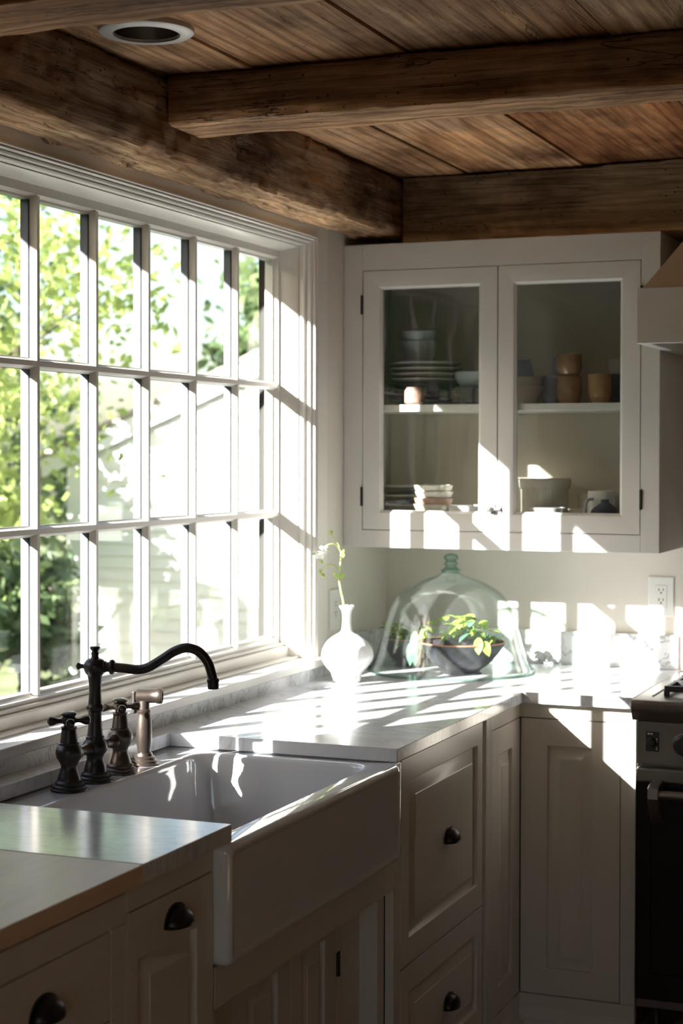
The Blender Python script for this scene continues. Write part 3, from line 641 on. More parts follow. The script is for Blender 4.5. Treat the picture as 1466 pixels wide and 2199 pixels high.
ff.box((UX0, UY, UZ0), (.0605, UY+.02, UZ1)).box((.8920, UY, UZ0), (UX1, UY+.02, UZ1)).box((.0605, UY, UZ0), (.8920, UY+.02, 1.3300)).box((.0605, UY, 2.0965), (.8920, UY+.02, UZ1))
ff.build('face_frame', 'upper', uc, bevel=.001)
for (x0, x1, bx0, bx1, hx) in ((.0625, .4755, .1125, .4265, .0605), (.4785, .8900, .5225, .8400, .8920)):
    dm = MB()
    P = Pu; z0, z1, bz0, bz1 = 1.3320, 2.0945, 1.3805, 2.0480
    dm.loops([R4(P, x0, z0, x1, z1, -.02), R4(P, x0, z0, x1, z1, 0), R4(P, bx0, bz0, bx1, bz1, 0), R4(P, bx0+.002, bz0+.002, bx1-.002, bz1-.002, -.0015), R4(P, bx0+.0065, bz0+.0065, bx1-.0065, bz1-.0065, -.008), R4(P, bx0+.0085, bz0+.0085, bx1-.0085, bz1-.0085, -.008), R4(P, bx0+.0085, bz0+.0085, bx1-.0085, bz1-.0085, -.02), R4(P, x0, z0, x1, z1, -.02)])
    dr = dm.build('door', 'upper', uc, bevel=.0008, seg=1)
    MB().box((bx0+.002, UY+.0105, bz0+.002), (bx1-.002, UY+.0130, bz1-.002)).build('glass', 'cabglass', dr)
    for zc_ in (1.429, 1.9955):
        s_ = -1 if hx < .4 else 1
        MB().tube([(hx+s_*.001, UY-.003, zc_-.028), (hx+s_*.001, UY-.003, zc_+.028)], .0038, 10).build('hinge', 'black', dr)
lt = MB(); lt.box((.4465, UY-.004, 1.3820), (.4725, UY, 1.4120)).box((.4800, UY-.004, 1.3840), (.4915, UY, 1.4105)).tube([(.452, UY-.008, 1.397), (.489, UY-.008, 1.397)], .0045, 10)
lt.lathe([(.006, 0), (.006, .008), (.0095, .012), (.0095, .018), (.004, .021)], (.459, UY-.004, 1.397), (0, -1, 0), 16)
lt.build('latch', 'steel', uc, bevel=.001)

# dishes -------------------------------------------------------------
def dish(name, c, prof, mat, label, cat, group=None, n=32, rib=None, extra=None, tilt=0):
    o = MB().lathe(prof, c, n=n, rib=rib).build(name, mat, thing_root := thing(name, c, label, cat, group) if extra else None)
    if extra: extra(thing_root); o.name = extra_name(o); return thing_root
    # bare mesh: recentre on its base
    me = o.data
    for v in me.vertices: v.co -= Vector(c)
    o.location = c
    if tilt: o.rotation_euler.x = tilt
    return tag(o, label, cat, group)
def extra_name(o): return 'bowl_body' if 'bowl' in o.name else 'body'
def bowlp(r, h, f=.45, t=.004): return [(r*f, 0), (r*f, h*.06), (r*.72, h*.28), (r*.93, h*.65), (r, h), (r-t, h+.0008), (r*.93-t, h*.65), (r*.7-t, h*.30), (r*.3, h*.14), (.0004, h*.13)]
def platep(r, t=.012): return [(r*.55, 0), (r*.55, .002), (r*.80, .004), (r, t), (r-.001, t+.0035), (r*.78, .0085), (.0004, .0055)]
def cupp(r, h, f=.8, t=.0035): return sprof([(r*f*.9, 0), (r*f, h*.04), (r, h*.35), (r*1.0, h*.7), (r*.98, h)], 3)+[(r*.98-t, h+.0005), (r-t, h*.6), (r*f-t, h*.1), (.0004, h*.08)]
SZ, BZ = 1.7007, 1.3312
G = 'plates stacked on the upper shelf behind the left glass door'
ords = ['lowest', 'second lowest', 'third from the bottom', 'fourth from the bottom', 'fifth from the bottom', 'sixth from the bottom', 'seventh from the bottom', 'topmost']
pz = SZ
px, py = .190, -.170
first = None
for k in range(8):
    lab = '%s dinner plate of the stack on the upper shelf, left glass door' % ords[k]
    if k in (0, 4, None) and first is None or k == 4:
        first = dish('dinner_plate', (px, py, pz), platep(.112), 'darkplate' if k < 4 else 'plateedge', lab, 'plate', G, n=48)
    else:
        o = first.copy(); COL.objects.link(o); o.location = (px+random.uniform(-.002, .002), py, pz); o['label'] = lab
    pz += .0165
pz += .001
dish('bowl', (.172, -.175, pz), bowlp(.060, .062, .6), 'bluegrey', 'lower blue-grey bowl of the pair on top of the dinner plates', 'bowl', 'bowls on the plate stack')
dish('bowl', (.174, -.175, pz+.036), bowlp(.055, .062, .6), 'bluegrey', 'upper blue-grey bowl of the pair on top of the dinner plates', 'bowl', 'bowls on the plate stack', tilt=.12)
st_ = MB().lathe([(.022, 0), (.030, .006), (.030, .040), (.023, .051), (.0004, .053)], (.206, -.315, SZ), n=24); st_.build('small_jar', 'pink', None)
tag(bpy.context.scene.objects['small_jar'], 'small mottled pink-brown jar standing in front of the dinner plates', 'jar')
dish('bowl', (.365, -.19, SZ), bowlp(.075, .055), 'darkplate', 'lower dark bowl right of the plate stack, upper shelf', 'bowl', 'dark bowls on the upper shelf')
dish('bowl', (.365, -.19, SZ+.040), bowlp(.075, .058), 'bluegrey', 'upper pale bowl right of the plate stack, upper shelf', 'bowl', 'dark bowls on the upper shelf')
# upper right
dish('serving_bowl', (.502, -.19, SZ), bowlp(.062, .055, .7), 'cream', 'grey-cream bowl at the bottom of the stack left of the blue crocks', 'bowl', 'bowls behind the door edge')
dish('serving_bowl', (.502, -.19, SZ+.030), bowlp(.060, .052, .7), 'cream', 'second grey-cream bowl of the stack left of the blue crocks', 'bowl', 'bowls behind the door edge')
dish('sauce_cup', (.505, -.19, SZ+.083), [(.028, 0), (.030, .006), (.022, .045), (.018, .05), (.0004, .051)], 'denim', 'small dark upturned cup on the cream bowls', 'cup')
dish('crock', (.590, -.16, SZ), cupp(.040, .085), 'denim', 'lower blue-grey crock behind the stacked brown cups', 'crock', 'blue crocks')
dish('crock', (.612, -.16, SZ+.0865), cupp(.030, .052), 'denim', 'upper blue-grey crock behind the stacked brown cups', 'crock', 'blue crocks')
dish('brown_cup', (.662, -.27, SZ), cupp(.0365, .0795), 'brownglaze', 'lower cup of the brown stacked pair on the upper shelf', 'cup', 'brown glazed cups')
dish('brown_cup', (.662, -.27, SZ+.0800), cupp(.0365, .062), 'brownglaze', 'upper cup of the brown stacked pair on the upper shelf', 'cup', 'brown glazed cups')
dish('tan_cup', (.752, -.27, SZ), cupp(.0345, .083), 'tanglaze', 'single tan glazed cup right of the stacked brown cups', 'cup')
dish('ramekin', (.790, -.15, SZ+.088), [(.040, 0), (.042, .002), (.046, .036), (.048, .038), (.048, .042), (.043, .042), (.041, .006), (.0004, .005)], 'white', 'small white fluted ramekin behind the tan cup, upper shelf', 'ramekin', n=96, rib=lambda i, h: 1+.018*(1 if i % 4 < 2 else -1)*(1 if .002 < h < .036 else 0))
dish('dark_crock', (.800, -.16, SZ), cupp(.052, .086), 'denim', 'dark crock right of the tan cup, under the fluted ramekin', 'crock')
# lower left
G = 'plates stacked low behind the left glass door'
pz = BZ; first = None
for k in range(9):
    lab = 'side plate number %s counted up in the left lower-shelf stack' % ['one', 'two', 'three', 'four', 'five', 'six', 'seven', 'eight', 'nine'][k]
    if k in (0, 1): f_ = dish('side_plate', (.118, -.17, pz), platep(.082, .010), ['plateedge', 'darkplate'][k], lab, 'plate', G, n=40); first = (first or []) + [f_]
    else:
        o = first[k % 2].copy(); COL.objects.link(o); o.location = (.118+random.uniform(-.004, .004), -.17, pz); o['label'] = lab
    pz += .0145
pz = BZ
for k in range(6):
    dish('rough_bowl', (.250+random.uniform(-.003, .003), -.27, pz), [(.038, 0), (.040, .003), (.052+.003*(k % 2), .024), (.058, .037), (.054, .038), (.046, .02), (.0004, .012)], 'pink' if k == 3 or k == 0 else 'cream',
         '%s rough bowl in the sunlit cream and pink stack, lower shelf' % ['bottom', 'second', 'third', 'fourth', 'fifth', 'top'][k], 'bowl', 'rough cream and pink bowls')
    pz += .0188
dish('white_bowl', (.368, -.27, BZ), bowlp(.068, .072, .6), 'white', 'plain white bowl right of the rough stacked bowls, lower shelf', 'bowl')
# lower right
dish('souffle_dish', (.538, -.130, BZ), [(.078, 0), (.082, .003), (.084, .120), (.090, .126), (.092, .150), (.088, .153), (.083, .150), (.080, .006), (.0004, .005)], 'cream', 'large cream fluted souffle dish behind the right glass door', 'dish', n=192,
     rib=lambda i, h: 1+.014*(1 if i % 4 < 2 else -1)*(1 if .01 < h < .121 else 0))
dish('white_dish', (.603, -.285, BZ+.026), [(.030, 0), (.034, .003), (.050, .036), (.054, .043), (.051, .044), (.03, .01), (.0004, .009)], 'white', 'small white dish in front of the fluted souffle dish, topmost', 'dish', 'small white dishes')
dish('white_dish', (.603, -.285, BZ), [(.034, 0), (.036, .003), (.050, .022), (.053, .025), (.050, .0255), (.03, .01), (.0004, .009)], 'white', 'small white dish in front of the fluted souffle dish, underneath', 'dish', 'small white dishes')
dish('cream_bowl', (.700, -.080, BZ), bowlp(.060, .108, .5), 'cream', 'deep cream bowl between the fluted dish and the mug', 'bowl')
dish('sauce_bowl', (.676, -.222, BZ), bowlp(.028, .066, .6), 'cream', 'little cream bowl beside the white dish, lower shelf', 'bowl')
mg = thing('white_mug', (.745, -.215, BZ), 'white mug with a dark-edged handle behind the black jug', 'mug')
MB().lathe(cupp(.040, .118), (.745, -.215, BZ), n=32).build('mug_body', 'white', mg)
MB().tube(smooth([(.727, -.2515, BZ+.030), (.716, -.282, BZ+.040), (.716, -.295, BZ+.065), (.720, -.285, BZ+.090), (.728, -.2515, BZ+.095)], 5), .0045, 10).build('handle', 'bluegrey', mg)
dish('glazed_jar', (.832, -.13, BZ), cupp(.045, .122), 'bluegrey', 'pale blue-grey jar at the right end of the lower shelf', 'jar')
dish('black_jug', (.776, -.302, BZ), sprof([(.036, 0), (.044, .012), (.0455, .035), (.038, .065), (.018, .082), (.011, .088), (.013, .095)], 4)+[(.010, .095), (.008, .07), (.0004, .06)], 'darkplate', 'squat black jug with a narrow neck in front of the white mug', 'jug')

# ------------------------------------------------------------------ range hood
hd = thing('range_hood', (1.36, -.30, 1.848), 'painted range hood with a straight band and sloping top, right edge', 'hood')
HX0, HX1, HY, HZ0, HZ1 = .9540, 1.78, -.675, 1.843, 1.9875
hb = MB(); PZ = lambda x0, y0, x1, y1, z: [(x0, y0, z), (x1, y0, z), (x1, y1, z), (x0, y1, z)]
hb.loops([PZ(HX0+.03, HY+.03, HX1-.03, -.031, HZ0+.03), PZ(HX0+.022, HY+.022, HX1-.022, -.023, HZ0), PZ(HX0-.008, HY, HX1, -.001, HZ0), PZ(HX0-.008, HY, HX1, -.001, HZ1), PZ(HX0+.012, HY+.015, HX1-.012, -.001, HZ1)], True, True, True)
hb.build('hood_band', 'upper', hd, bevel=.002)
MB().loops([PZ(HX0+.006, HY+.012, HX1-.006, -.001, HZ1+.0005), PZ(HX0+.262, HY+.300, HX1-.262, -.001, 2.375)], True, True, True).build('hood_slope', 'upper', hd)

# ------------------------------------------------------------------ range
rg = thing('range', (1.36, -.35, 0), 'stainless steel gas range with a black oven door, right edge', 'range')
RX0, RX1 = .9460, 1.78
bd = MB().box((RX0, -.640, .10), (RX1, -.020, .886)); bd.build('body', 'steel', rg, bevel=.002)
top = MB(); pr_ = [(-.030, .915), (-.672, .915), (-.681, .913), (-.686, .907), (-.686, .893), (-.684, .886), (-.680, .882), (-.668, .860), (-.030, .887)]
top.loops([[(x, y, z) for y, z in pr_] for x in (RX0-.0085, RX1)], True, True, True); top.build('cooktop', 'steel', rg, bevel=.0015)
MB().box((RX0+.002, -.664, .746), (RX1, -.641, .858)).build('control_panel', 'steel', rg, bevel=.002)
MB().box((RX0+.004, -.676, .700), (RX1-.002, -.642, .738)).build('door_trim', 'steel', rg, bevel=.006, seg=3)
dr = MB().box((RX0+.002, -.672, .13), (RX1-.002, -.642, .722)).build('oven_door', 'blackglass', rg, bevel=.004)
MB().loops([R4(PY(-.672), RX0+.042, .20, RX1-.06, .700, .0), R4(PY(-.672), RX0+.045, .203, RX1-.063, .697, .003)], True, False, True).build('window', 'blackglass', dr)
hn = MB(); hx = 1.008
hn.tube([(RX0+.055, -.735, .682), (RX1-.055, -.735, .682)], .0115, 16); hn.build('handle_bar', 'steel', dr)
for xb in (RX0+.050, RX1-.085):
    br = MB(); prb = [(-.674, .712), (-.732, .706), (-.748, .698), (-.750, .672), (-.700, .600), (-.674, .586), (-.674, .600), (-.694, .612), (-.728, .664), (-.728, .690), (-.674, .697)]
    br.loops([[(x, y, z) for y, z in prb] for x in (xb, xb+.028)], True, True, True); br.build('handle_bracket', 'steel', dr, bevel=.0015)
sw = MB().box((.9735, -.6665, .781), (1.0080, -.6640, .832)).build('light_switch', 'black', rg, bevel=.001)
MB().lathe([(.0115, 0), (.0115, .010), (.0095, .013), (.0004, .0135)], (.989, -.6665, .806), (0, -1, 0), 20).build('switch_knob', 'black', sw)
mk = MB()
for x, z, ww in ((.9815, .8265, .006), (.9895, .8265, .005), (1.0025, .8135, .0025), (1.0025, .8075, .0025), (1.0025, .7925, .003), (1.0025, .7870, .003)): mk.box((x-ww/2, -.6670, z-.0016), (x+ww/2, -.66648, z+.0016))
mk.build('switch_marks', 'plastic', sw)
kb = MB().lathe([(.027, 0), (.027, .004), (.024, .006), (.0205, .008), (.0195, .026), (.0175, .029), (.0004, .0295)], (1.072, -.664, .802), (0, -1, 0), 32).build('burner_knob', 'black', rg)
mk = MB()
for a in range(0, 360, 30):
    c, s = math.cos(math.radians(a)), math.sin(math.radians(a)); mk.box((1.072+.0235*c-.0009, -.6690, .802+.0235*s-.0009), (1.072+.0235*c+.0009, -.6680, .802+.0235*s+.0009))
mk.build('knob_marks', 'plastic', kb)
MB().lathe([(.0300, 0), (.0300, .0022), (.027, .003)], (1.072, -.664, .802), (0, -1, 0), 32).build('knob_bezel', 'steel', rg)
for gy in (-.575, -.300):
    gr = MB()
    for x in (1.010, 1.130, 1.250): gr.box((x-.006, gy-.005, .924), (x+.006, gy+.245, .940))
    for y in (gy, gy+.12, gy+.235): gr.box((1.004, y-.006, .926), (1.256, y+.006, .942))
    for x in (1.010, 1.250):
        for y in (gy+.0, gy+.235): gr.box((x-.007, y-.007, .9152), (x+.007, y+.007, .930))
    gr.build('grate', 'black', rg, bevel=.002)
    MB().lathe([(.045, 0), (.045, .006), (.030, .008), (.030, .012), (.0004, .013)], (1.130, gy+.115, .9152), n=24).build('burner', 'black', rg)
MB().loops([[(x, y, z) for x, y, z in ((RX0+.030, -.600, .9155), (RX0+.034, -.600, .9155), (RX0+.034, -.600, .9175), (RX0+.030, -.600, .9175))], [(RX0+.030, -.08, .9155), (RX0+.034, -.08, .9155), (RX0+.034, -.08, .9175), (RX0+.030, -.08, .9175)]], True, True, True).build('cooktop_rim', 'black', rg)
MB().box((RX0-.002, -.055, .9152), (RX1, -.020, 1.105)).build('backguard', 'steel', rg, bevel=.003)
for xl in (RX0+.03, RX1-.06):
    for yl in (-.60, -.08): MB().lathe([(.018, 0), (.018, .02), (.012, .03), (.012, .101)], (xl+.015, yl, 0), n=16).build('leg', 'black', rg)

# ------------------------------------------------------------------ outlets
def outlet(P, u, v, label, n=2, w_=.0385, h=.060):
    o = thing('outlet', P(u, v, 0), label, 'outlet')
    MB().loops([R4(P, u-w_, v-h, u+w_, v+h, .0005), R4(P, u-w_, v-h, u+w_, v+h, .003), R4(P, u-w_+.003, v-h+.003, u+w_-.003, v+h-.003, .0055)], True, True, True).build('cover_plate', 'plastic', o)
    MB().loops([R4(P, u-.017, v-.034, u+.017, v+.034, .005), R4(P, u-.0165, v-.0335, u+.0165, v+.0335, .0072)], True, True, True).build('receptacle', 'plastic', o)
    sl = MB()
    for dv in (.017, -.013):
        for a, b, ww, hh in ((-.0065, .004, .0012, .004), (.0065, .004, .0012, .0035), (0, -.0055, .0022, .0022)):
            q0 = P(u+a-ww, v+dv+b-hh, .0066); q1 = P(u+a+ww, v+dv+b+hh, .0076)
            sl.box([min(x, y) for x, y in zip(q0, q1)], [max(x, y) for x, y in zip(q0, q1)])
    sl.build('slots', 'slot', o)
    q = P(u, v+h-.009, .0055); MB().lathe([(.0028, 0), (.0028, .0008), (.0004, .001)], q, Vector(P(0, 0, 1))-Vector(P(0, 0, 0)), 12).build('screw', 'plastic', o)
outlet(PY(0.0), .877, 1.131, 'white electrical outlet on the far wall, between marble strip and wall cabinet')
outlet(PX(0.0), -.440, 1.098, 'white electrical outlet on the window wall, behind the vase')

# ------------------------------------------------------------------ vase and flower
VX, VY = .122, -.640
vp = sprof([(.038, 0), (.0405, .004), (.0425, .020), (.0465, .028), (.062, .045), (.0735, .064), (.0755, .080), (.070, .098), (.055, .117), (.034, .131), (.0195, .139), (.0145, .150), (.0125, .170), (.0125, .188), (.0145, .199)], 4)
vp += [(.0150, .201), (.0185, .206), (.0215, .2105), (.0215, .2135), (.0190, .2145), (.0130, .207), (.0105, .195), (.0100, .15), (.0004, .148)]
va = MB().lathe([(r, h) for r, h in vp], (VX, VY, ZT+.0003), n=48).build('bud_vase', 'white')
for v in va.data.vertices: v.co -= Vector((VX, VY, ZT+.0003))
va.location = (VX, VY, ZT+.0003)
# thumb-pressed dents in the round body
for v in va.data.vertices:
    if .03 < v.co.z < .13:
        for ang in (-.95, 1.15, 3.2):
            d = Vector((math.cos(ang), math.sin(ang), 0)); q = Vector((v.co.x, v.co.y, (v.co.z-.078)*1.0)); c_ = d*.075
            g = math.exp(-((q-c_).length/.032)**2); v.co -= d*g*.013
tag(va, 'white bulbous bud vase with a slim neck on the marble under the window', 'vase')
fl = thing('flower_stem', (VX, VY, ZT+.16), 'thin green stem with a drooping white flower and buds, standing in the bud vase', 'flower')
def fp(x, z, y=VY): return Vector((x, y, z))
stem_pts = smooth([fp(VX-.003, 1.08), fp(.113, 1.130), fp(.103, 1.175), fp(.098, 1.210), fp(.102, 1.245), fp(.105, 1.279)], 6)
MB().tube(stem_pts, [.0034-.0013*i/(len(stem_pts)-1) for i in range(len(stem_pts))], 10).build('stem', 'stem', fl)
for nm, pts, r in (('branch', [fp(.105, 1.270), (.101, VY-.004, 1.288), (.093, VY-.018, 1.301), (.081, VY-.032, 1.302), (.070, VY-.040, 1.293)], .0016),
                   ('branch', [fp(.105, 1.275), fp(.097, 1.298), fp(.086, 1.312), fp(.0745, 1.330)], .0014),
                   ('branch', [fp(.100, 1.205), fp(.095, 1.230), fp(.080, 1.243), (.062, VY-.006, 1.240), (.049, VY-.010, 1.226)], .0016)):
    MB().tube(smooth(pts, 6), r, 8).build(nm, 'stem', fl)
fc = Vector((.060, VY-.043, 1.284)); pm = MB()
for i in range(150):
    th, ph = random.uniform(0, 2*PI), math.acos(random.uniform(-1, .75)); d = Vector((math.cos(th)*math.sin(ph), math.sin(th)*math.sin(ph), math.cos(ph)))
    a = d.cross(Vector((.3, .2, 1))).normalized(); L = random.uniform(.014, .026); ww = .0055
    b0, b1, b2 = fc+d*.003, fc+d*L*.65+Vector((0, 0, -.001)), fc+d*L
    q = [b0-a*ww*.4, b0+a*ww*.4, b1+a*ww, b2+a*ww*.3, b2-a*ww*.3, b1-a*ww]; pm.f([pm.v(p) for p in q])
pm.build('flower_head', 'petal', fl)
def bud(c, d, r=.0065):
    MB().lathe([(r*.3, -r), (r*.85, -r*.4), (r, .2*r), (r*.75, r*.9), (r*.2, r*1.4)], c, d, 14).build('bud', 'stem', fl)
bud(fp(.0735, 1.332), (-.3, 0, 1), .0062); bud((.064, VY-.046, 1.254), (.1, 0, -1), .0055); bud((.045, VY-.010, 1.222), (-.2, 0, 1), .0055); bud((.054, VY-.012, 1.213), (.6, 0, -.6), .0060); bud((.044, VY-.050, 1.275), (-1, 0, 0), .0045)
def leaf(mb, base, d, L, ww, up=Vector((0, 0, 1)), curl=.25, n=6):
    d = Vector(d).normalized(); s_ = d.cross(up)
    s_ = s_.normalized() if s_.length > .05 else Vector((0, 1, 0)); rows = []
    for i in range(n+1):
        t = i/n; p = Vector(base)+d*L*t-up*curl*L*t*t; wd = ww*math.sin(PI*min(1, t*.92+.06))**.8*(1 if t < 1 else .1)
        rows.append([mb.v(p-s_*wd+up*wd*.25), mb.v(p), mb.v(p+s_*wd+up*wd*.25)])
    for a, b in zip(rows, rows[1:]): mb.f([a[0], a[1], b[1], b[0]]); mb.f([a[1], a[2], b[2], b[1]])
for base, d, L in (((.103, VY, 1.268), (.5, 0, .85), .022), ((.100, VY, 1.207), (.85, -.1, .5), .022), ((.099, VY, 1.205), (-.75, 0, .6), .026), ((.104, VY, 1.262), (.6, .2, .7), .016)):
    l_ = MB(); leaf(l_, base, d, L, .0042, Vector((0, 1, 0)), .1); l_.build('leaf', 'leaf', fl)

# ------------------------------------------------------------------ glass cloche with planted bowls
DX, DY = .312, -.288
cl = thing('glass_cloche', (DX, DY, ZT), 'large greenish blown-glass cloche standing in the counter corner over two planted bowls', 'cloche')
out_ = sprof([(.243, .004), (.236, .012), (.222, .045), (.207, .095), (.193, .145), (.176, .190), (.152, .226), (.118, .251), (.080, .268), (.048, .279), (.030, .288), (.018, .297)], 5)
inn = [(max(.0005, r-.0035), h-.0015) for r, h in out_]
dm = MB().lathe([(.243, .004), (.246, .001)] + [] , (0, 0, -50), n=8) if False else MB()
dm.lathe([(.2395, .0025), (.2425, .0003), (.2475, .0008), (.2490, .004), (.2465, .0075)] + out_[1:] + [(.0005, .2985)], (DX, DY, ZT+.0003), n=72, cap0=False)
dm.lathe(inn + [(.0005, .290)], (DX, DY, ZT+.0003), n=72, cap0=False)
dm.build('dome', 'dome', cl, angle=80)
MB().lathe([(.2400, .0028), (.2425, .0012), (.2478, .0015), (.2488, .005), (.2450, .0085)], (DX, DY, ZT+.0003), n=72, cap0=False, cap1=False).build('rolled_rim', 'knobglass', cl)
MB().lathe(sprof([(.026, .2895), (.030, .2975), (.0215, .303), (.0165, .309), (.0205, .3145), (.0205, .320), (.0155, .3245), (.0205, .330), (.0215, .3365), (.017, .343), (.006, .3465)], 4), (DX, DY, ZT), n=24).build('knob', 'knobglass', cl)
def planted(x, y, r, h, label, seedn, lean):
    random.seed(seedn)
    t_ = thing('planted_bowl', (x, y, ZT), label, 'planter', 'bowls of seedlings under the cloche')
    MB().lathe(sprof([(r*.46, .0005), (r*.47, h*.05), (r*.44, h*.12), (r*.62, h*.30), (r*.82, h*.60), (r*.95, h*.85), (r, h)], 4)+[(r-.004, h+.001), (r*.90, h*.78), (r*.5, h*.5), (.0004, h*.45)], (x, y, ZT), n=48).build('bowl', 'bowlblack', t_)
    MB().tube([(x+(r-.002)*math.cos(a*PI/24), y+(r-.002)*math.sin(a*PI/24), ZT+h) for a in range(49)], .0022, 8, False).build('bowl_rim', 'terracotta', t_)
    so = MB(); rings = []
    for j in range(9):
        q = j/8; rings.append([(x+r*.92*(1-q)*math.cos(a*PI/16), y+r*.92*(1-q)*math.sin(a*PI/16), ZT+h*.84+.036*math.sin(q*PI/2)*r/.13+.010*noise.noise(Vector((a*.9+seedn, j*.9, 0)))) for a in range(32)])
    so.loops(rings, True, False, True); so.build('soil', 'soil', t_)
    stm, lv, dk = MB(), MB(), MB()
    for i in range(lean[3]):
        a, q = random.uniform(0, 2*PI), random.uniform(0, r*.6); b0 = Vector((x+q*math.cos(a)+lean[0]*.35, y+q*math.sin(a), ZT+h*.95))
        hh = random.uniform(.015, lean[2]); d = Vector((random.uniform(-.5, .5)+lean[0]*3, random.uniform(-.7, .3), 1.0)).normalized()
        p1 = b0+d*hh*.6; p2 = b0+d*hh+Vector((d.x*.02, d.y*.02, -.002)); stm.tube(smooth([b0, p1, p2], 3), .0011, 6)
        for k in range(random.choice((2, 3, 4))):
            an = random.uniform(0, 2*PI); dd = Vector((math.cos(an), math.sin(an)-.2, random.uniform(-.2, .5)))
            tgt = lv if random.random() < .8 else dk
            leaf(tgt, p2-Vector((0, 0, .004*k)), dd, random.uniform(.022, .042), random.uniform(.008, .0140), curl=random.uniform(.2, .7))
    for bx, dd, L, ww, m_ in lean[4]:
        leaf(dk if m_ else lv, Vector(bx), dd, L, ww, Vector((0, -.6, .8)).normalized(), .3)
    stm.build('stems', 'stem', t_); lv.build('leaves', 'leaf', t_, angle=80)
    if len(dk.b.verts): dk.build('dark_leaves', 'darkleaf', t_, angle=80)
planted(.360, -.335, .128, .092, 'wide mottled black bowl of green seedlings under the cloche, on the right', 5, (.018, 0, .085, 58, [((.455, -.42, 1.02), (.4, -.3, -.7), .040, .013, 0), ((.44, -.42, 1.03), (.1, -.5, -.7), .045, .014, 0), ((.29, -.36, 1.06), (-.9, 0, .2), .03, .008, 0)]))
planted(.150, -.235, .070, .084, 'smaller dark bowl of drooping seedlings behind, under the left of the cloche', 9, (.0, 0, .060, 26, [((.215, -.33, 1.03), (.05, -.3, -.9), .085, .016, 1), ((.205, -.33, 1.0), (-.05, -.3, -.9), .06, .014, 1), ((.225, -.33, 1.02), (.3, -.2, -.5), .03, .01, 0), ((.12, -.29, 1.035), (-.7, -.3, .6), .035, .007, 0)]))
random.seed(3)

# ------------------------------------------------------------------ outside
GZ = -1.0
tag(MB().box((-60, -40, GZ-.2), (-.25, 60, GZ)).build('lawn', 'grass'), kind='structure')
hs = thing('white_house', (-3.5, 11.0, GZ), 'white clapboard house with a low gabled roof seen through the window', 'house')
HYF = 9.0
def un(u, v, y):   # photo ray carried to the distance y (used once to lay out the gable)
    d = Fw + Rr*((u-733)/FPX) - Ur*((v-1099.5-PV)/FPX); t = (y+5.1213)/d.y; return Vector((1.9236, -5.1213, 1.5519))+d*t
eave = un(60, 975, HYF-.3); far = un(560, 735, HYF-.3); sl = (far.z-eave.z)/(far.x-eave.x)
xl = un(178, 1200, HYF).x; ridge_x = 1.5; rz = eave.z+sl*(ridge_x-eave.x)
wl = MB()
zz = GZ
def zroof(x): return eave.z + sl*(x-eave.x) - .12
for k in range(60):       # lapped boards
    z0, z1 = zz, zz+.115
    x0 = xl
    if z1 > zroof(xl): x0 = min(ridge_x, (z1+.12-eave.z)/sl+eave.x)
    if x0 >= ridge_x-.05: break
    wl.loops([[(x0, HYF, z0), (ridge_x, HYF, z0), (ridge_x, HYF+.3, z0), (x0, HYF+.3, z0)], [(x0, HYF-.022, z0), (ridge_x, HYF-.022, z0), (ridge_x, HYF+.3, z0), (x0, HYF+.3, z0)], [(x0, HYF-.004, z1), (ridge_x, HYF-.004, z1), (ridge_x, HYF+.3, z1), (x0, HYF+.3, z1)]], True, True, True)
    zz = z1
wl.build('siding', 'siding', hs)
MB().box((xl-.15, HYF-.035, GZ), (xl+.12, HYF+.1, zroof(xl))).build('corner_board', 'siding', hs)
MB().box((xl-.02, HYF+.1, GZ), (xl+.1, HYF+7, zroof(xl))).build('side_wall', 'siding', hs)
rf = MB(); 
for y0, y1 in ((HYF-.12, HYF+7.5),):
    rf.loops([[(eave.x, y, eave.z), (eave.x, y, eave.z-.05), (ridge_x, y, rz-.05), (ridge_x, y, rz)] for y in (y0, y1)], True, True, True)
rf.build('roof', 'shingle', hs)
MB().loops([[(eave.x+.02, y, eave.z-.05), (eave.x+.02, y, eave.z-.22), (ridge_x, y, rz-.22), (ridge_x, y, rz-.05)] for y in (HYF-.10, HYF-.06)], True, True, True).build('rake_board', 'siding', hs)

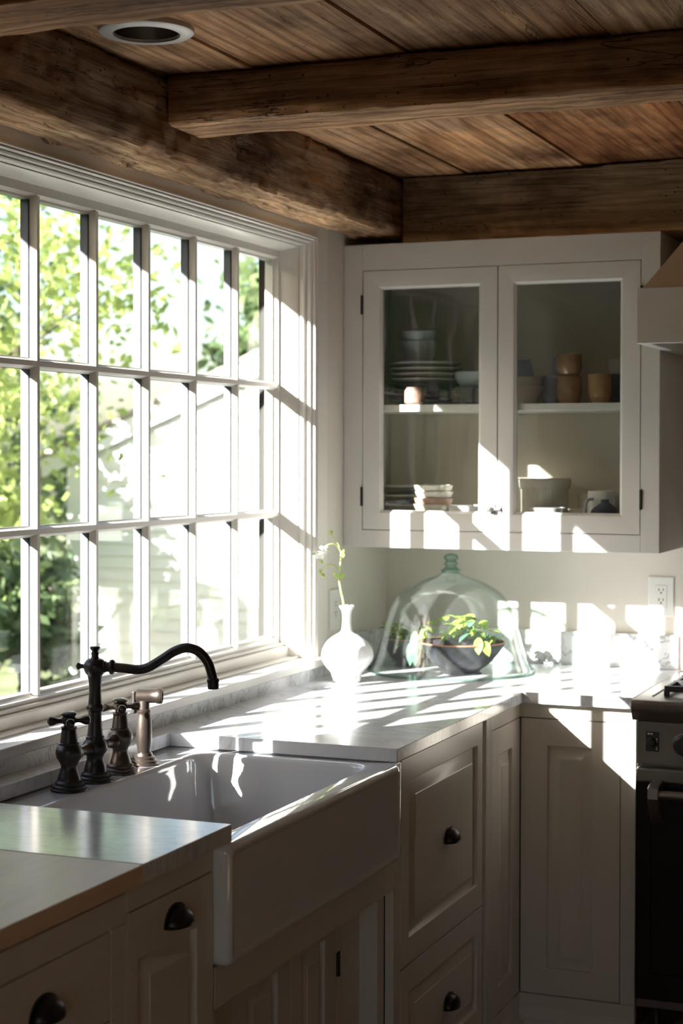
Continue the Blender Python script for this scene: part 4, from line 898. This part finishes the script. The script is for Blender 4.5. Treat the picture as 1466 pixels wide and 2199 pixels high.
def tree(name, base, height, crown, n_leaf, lsize, mat, label, clusters=40, seedn=1, trunk=.12, cz=.6, cat='tree'):
    random.seed(seedn); base = Vector(base); t_ = thing(name, base, label, cat)
    tr = MB(); tip = base+Vector((0.15, 0.1, height*.8))
    tp = smooth([base, base+Vector((.1, -.05, height*.3)), base+Vector((-.05, .1, height*.55)), tip], 4)
    tr.tube(tp, [trunk*(1-.75*i/(len(tp)-1)) for i in range(len(tp))], 10)
    cc_ = base+Vector((0, 0, height*cz)); cl_ = []
    for i in range(clusters):
        while True:
            d = Vector((random.uniform(-1, 1), random.uniform(-1, 1), random.uniform(-1, 1)))
            if .25 < d.length < 1: break
        c = cc_+Vector((d.x*crown[0], d.y*crown[1], d.z*crown[2])); cl_.append(c)
        if i % 2 == 0:
            s0 = tp[min(len(tp)-1, int(len(tp)*random.uniform(.35, .95)))]; tr.tube(smooth([s0, (s0+c)/2+Vector((0, 0, .15)), c], 3), [trunk*.25, trunk*.2, trunk*.17, trunk*.13, trunk*.1, trunk*.08, trunk*.05], 6)
    tr.build('trunk', 'bark', t_)
    verts, faces = [], []
    for i in range(n_leaf):
        c = random.choice(cl_); p = c+Vector((random.gauss(0, 1), random.gauss(0, 1), random.gauss(0, .8)))*crown[0]*.17
        a = Vector((random.uniform(-1, 1), random.uniform(-1, 1), random.uniform(-1, 1))).normalized(); b = a.cross(Vector((random.uniform(-1, 1), random.uniform(-1, 1), .4))).normalized()
        L = lsize*random.uniform(.7, 1.3); q = [p-a*L*.5, p+b*L*.28, p+a*L*.5, p-b*L*.28]
        k = len(verts); verts += [v-base for v in q]; faces.append((k, k+1, k+2, k+3))
    me = bpy.data.meshes.new('foliage'); me.from_pydata(verts, [], faces); me.materials.append(MT[mat])
    o = bpy.data.objects.new('foliage', me); COL.objects.link(o); o.parent = t_
tree('garden_tree', (-5.45, 4.6, GZ), 5.2, (1.65, 1.7, 2.0), 9000, .095, 'tree', 'leafy yellow-green tree outside the left panes of the window', 42, 2, .11, .72)
tree('garden_tree', (-7.5, 7.9, GZ), 4.2, (1.1, 1.1, 1.6), 5000, .15, 'tree', 'second sunlit tree behind the first, left of the white house', 36, 5, .10, .6)
tree('garden_tree', (-7.2, 16.5, GZ), 6.4, (1.6, 1.6, 1.3), 4000, .22, 'tree2', 'tree top showing above the white house roof', 26, 8, .14, .66)
tree('shrub', (-4.95, 5.6, GZ), 1.9, (.55, .7, .85), 6000, .12, 'tree2', 'dense dark green shrub low outside the leftmost panes', 30, 11, .05, .5, 'shrub')
tree('garden_tree', (-12.5, 13.5, GZ), 6.5, (3.2, 3.0, 3.0), 9000, .25, 'tree2', 'darker green tree in the distance at the far left of the window', 40, 17, .18, .45)

# unseen dark hedge added to darken the view mirrored in the left cabinet door
random.seed(23)
hg = thing('hedge', (-9.0, -6.0, GZ), 'tall dark hedge added across the garden, unseen, to darken the left cabinet door reflection', 'hedge')
A, B = Vector((-11.0, 0.5, GZ)), Vector((-1.2, -19.5, GZ)); dv = (B-A); nv = Vector((dv.y, -dv.x, 0)).normalized(); rings = []
for i in range(61):
    c = A+dv*(i/60); rings.append([c+nv*(x*(1+.25*noise.noise(c*.9+Vector((x, z, 0)))))+Vector((0, 0, z*(1+.16*noise.noise(c*.8))))for x, z in ((-.7, 0), (-1, 2.0), (-.8, 4.3), (-.3, 5.4), (.3, 5.4), (.8, 4.3), (1, 2.0), (.7, 0))])
MB().loops(rings, True, True, True).build('hedge_body', 'tree2', hg)
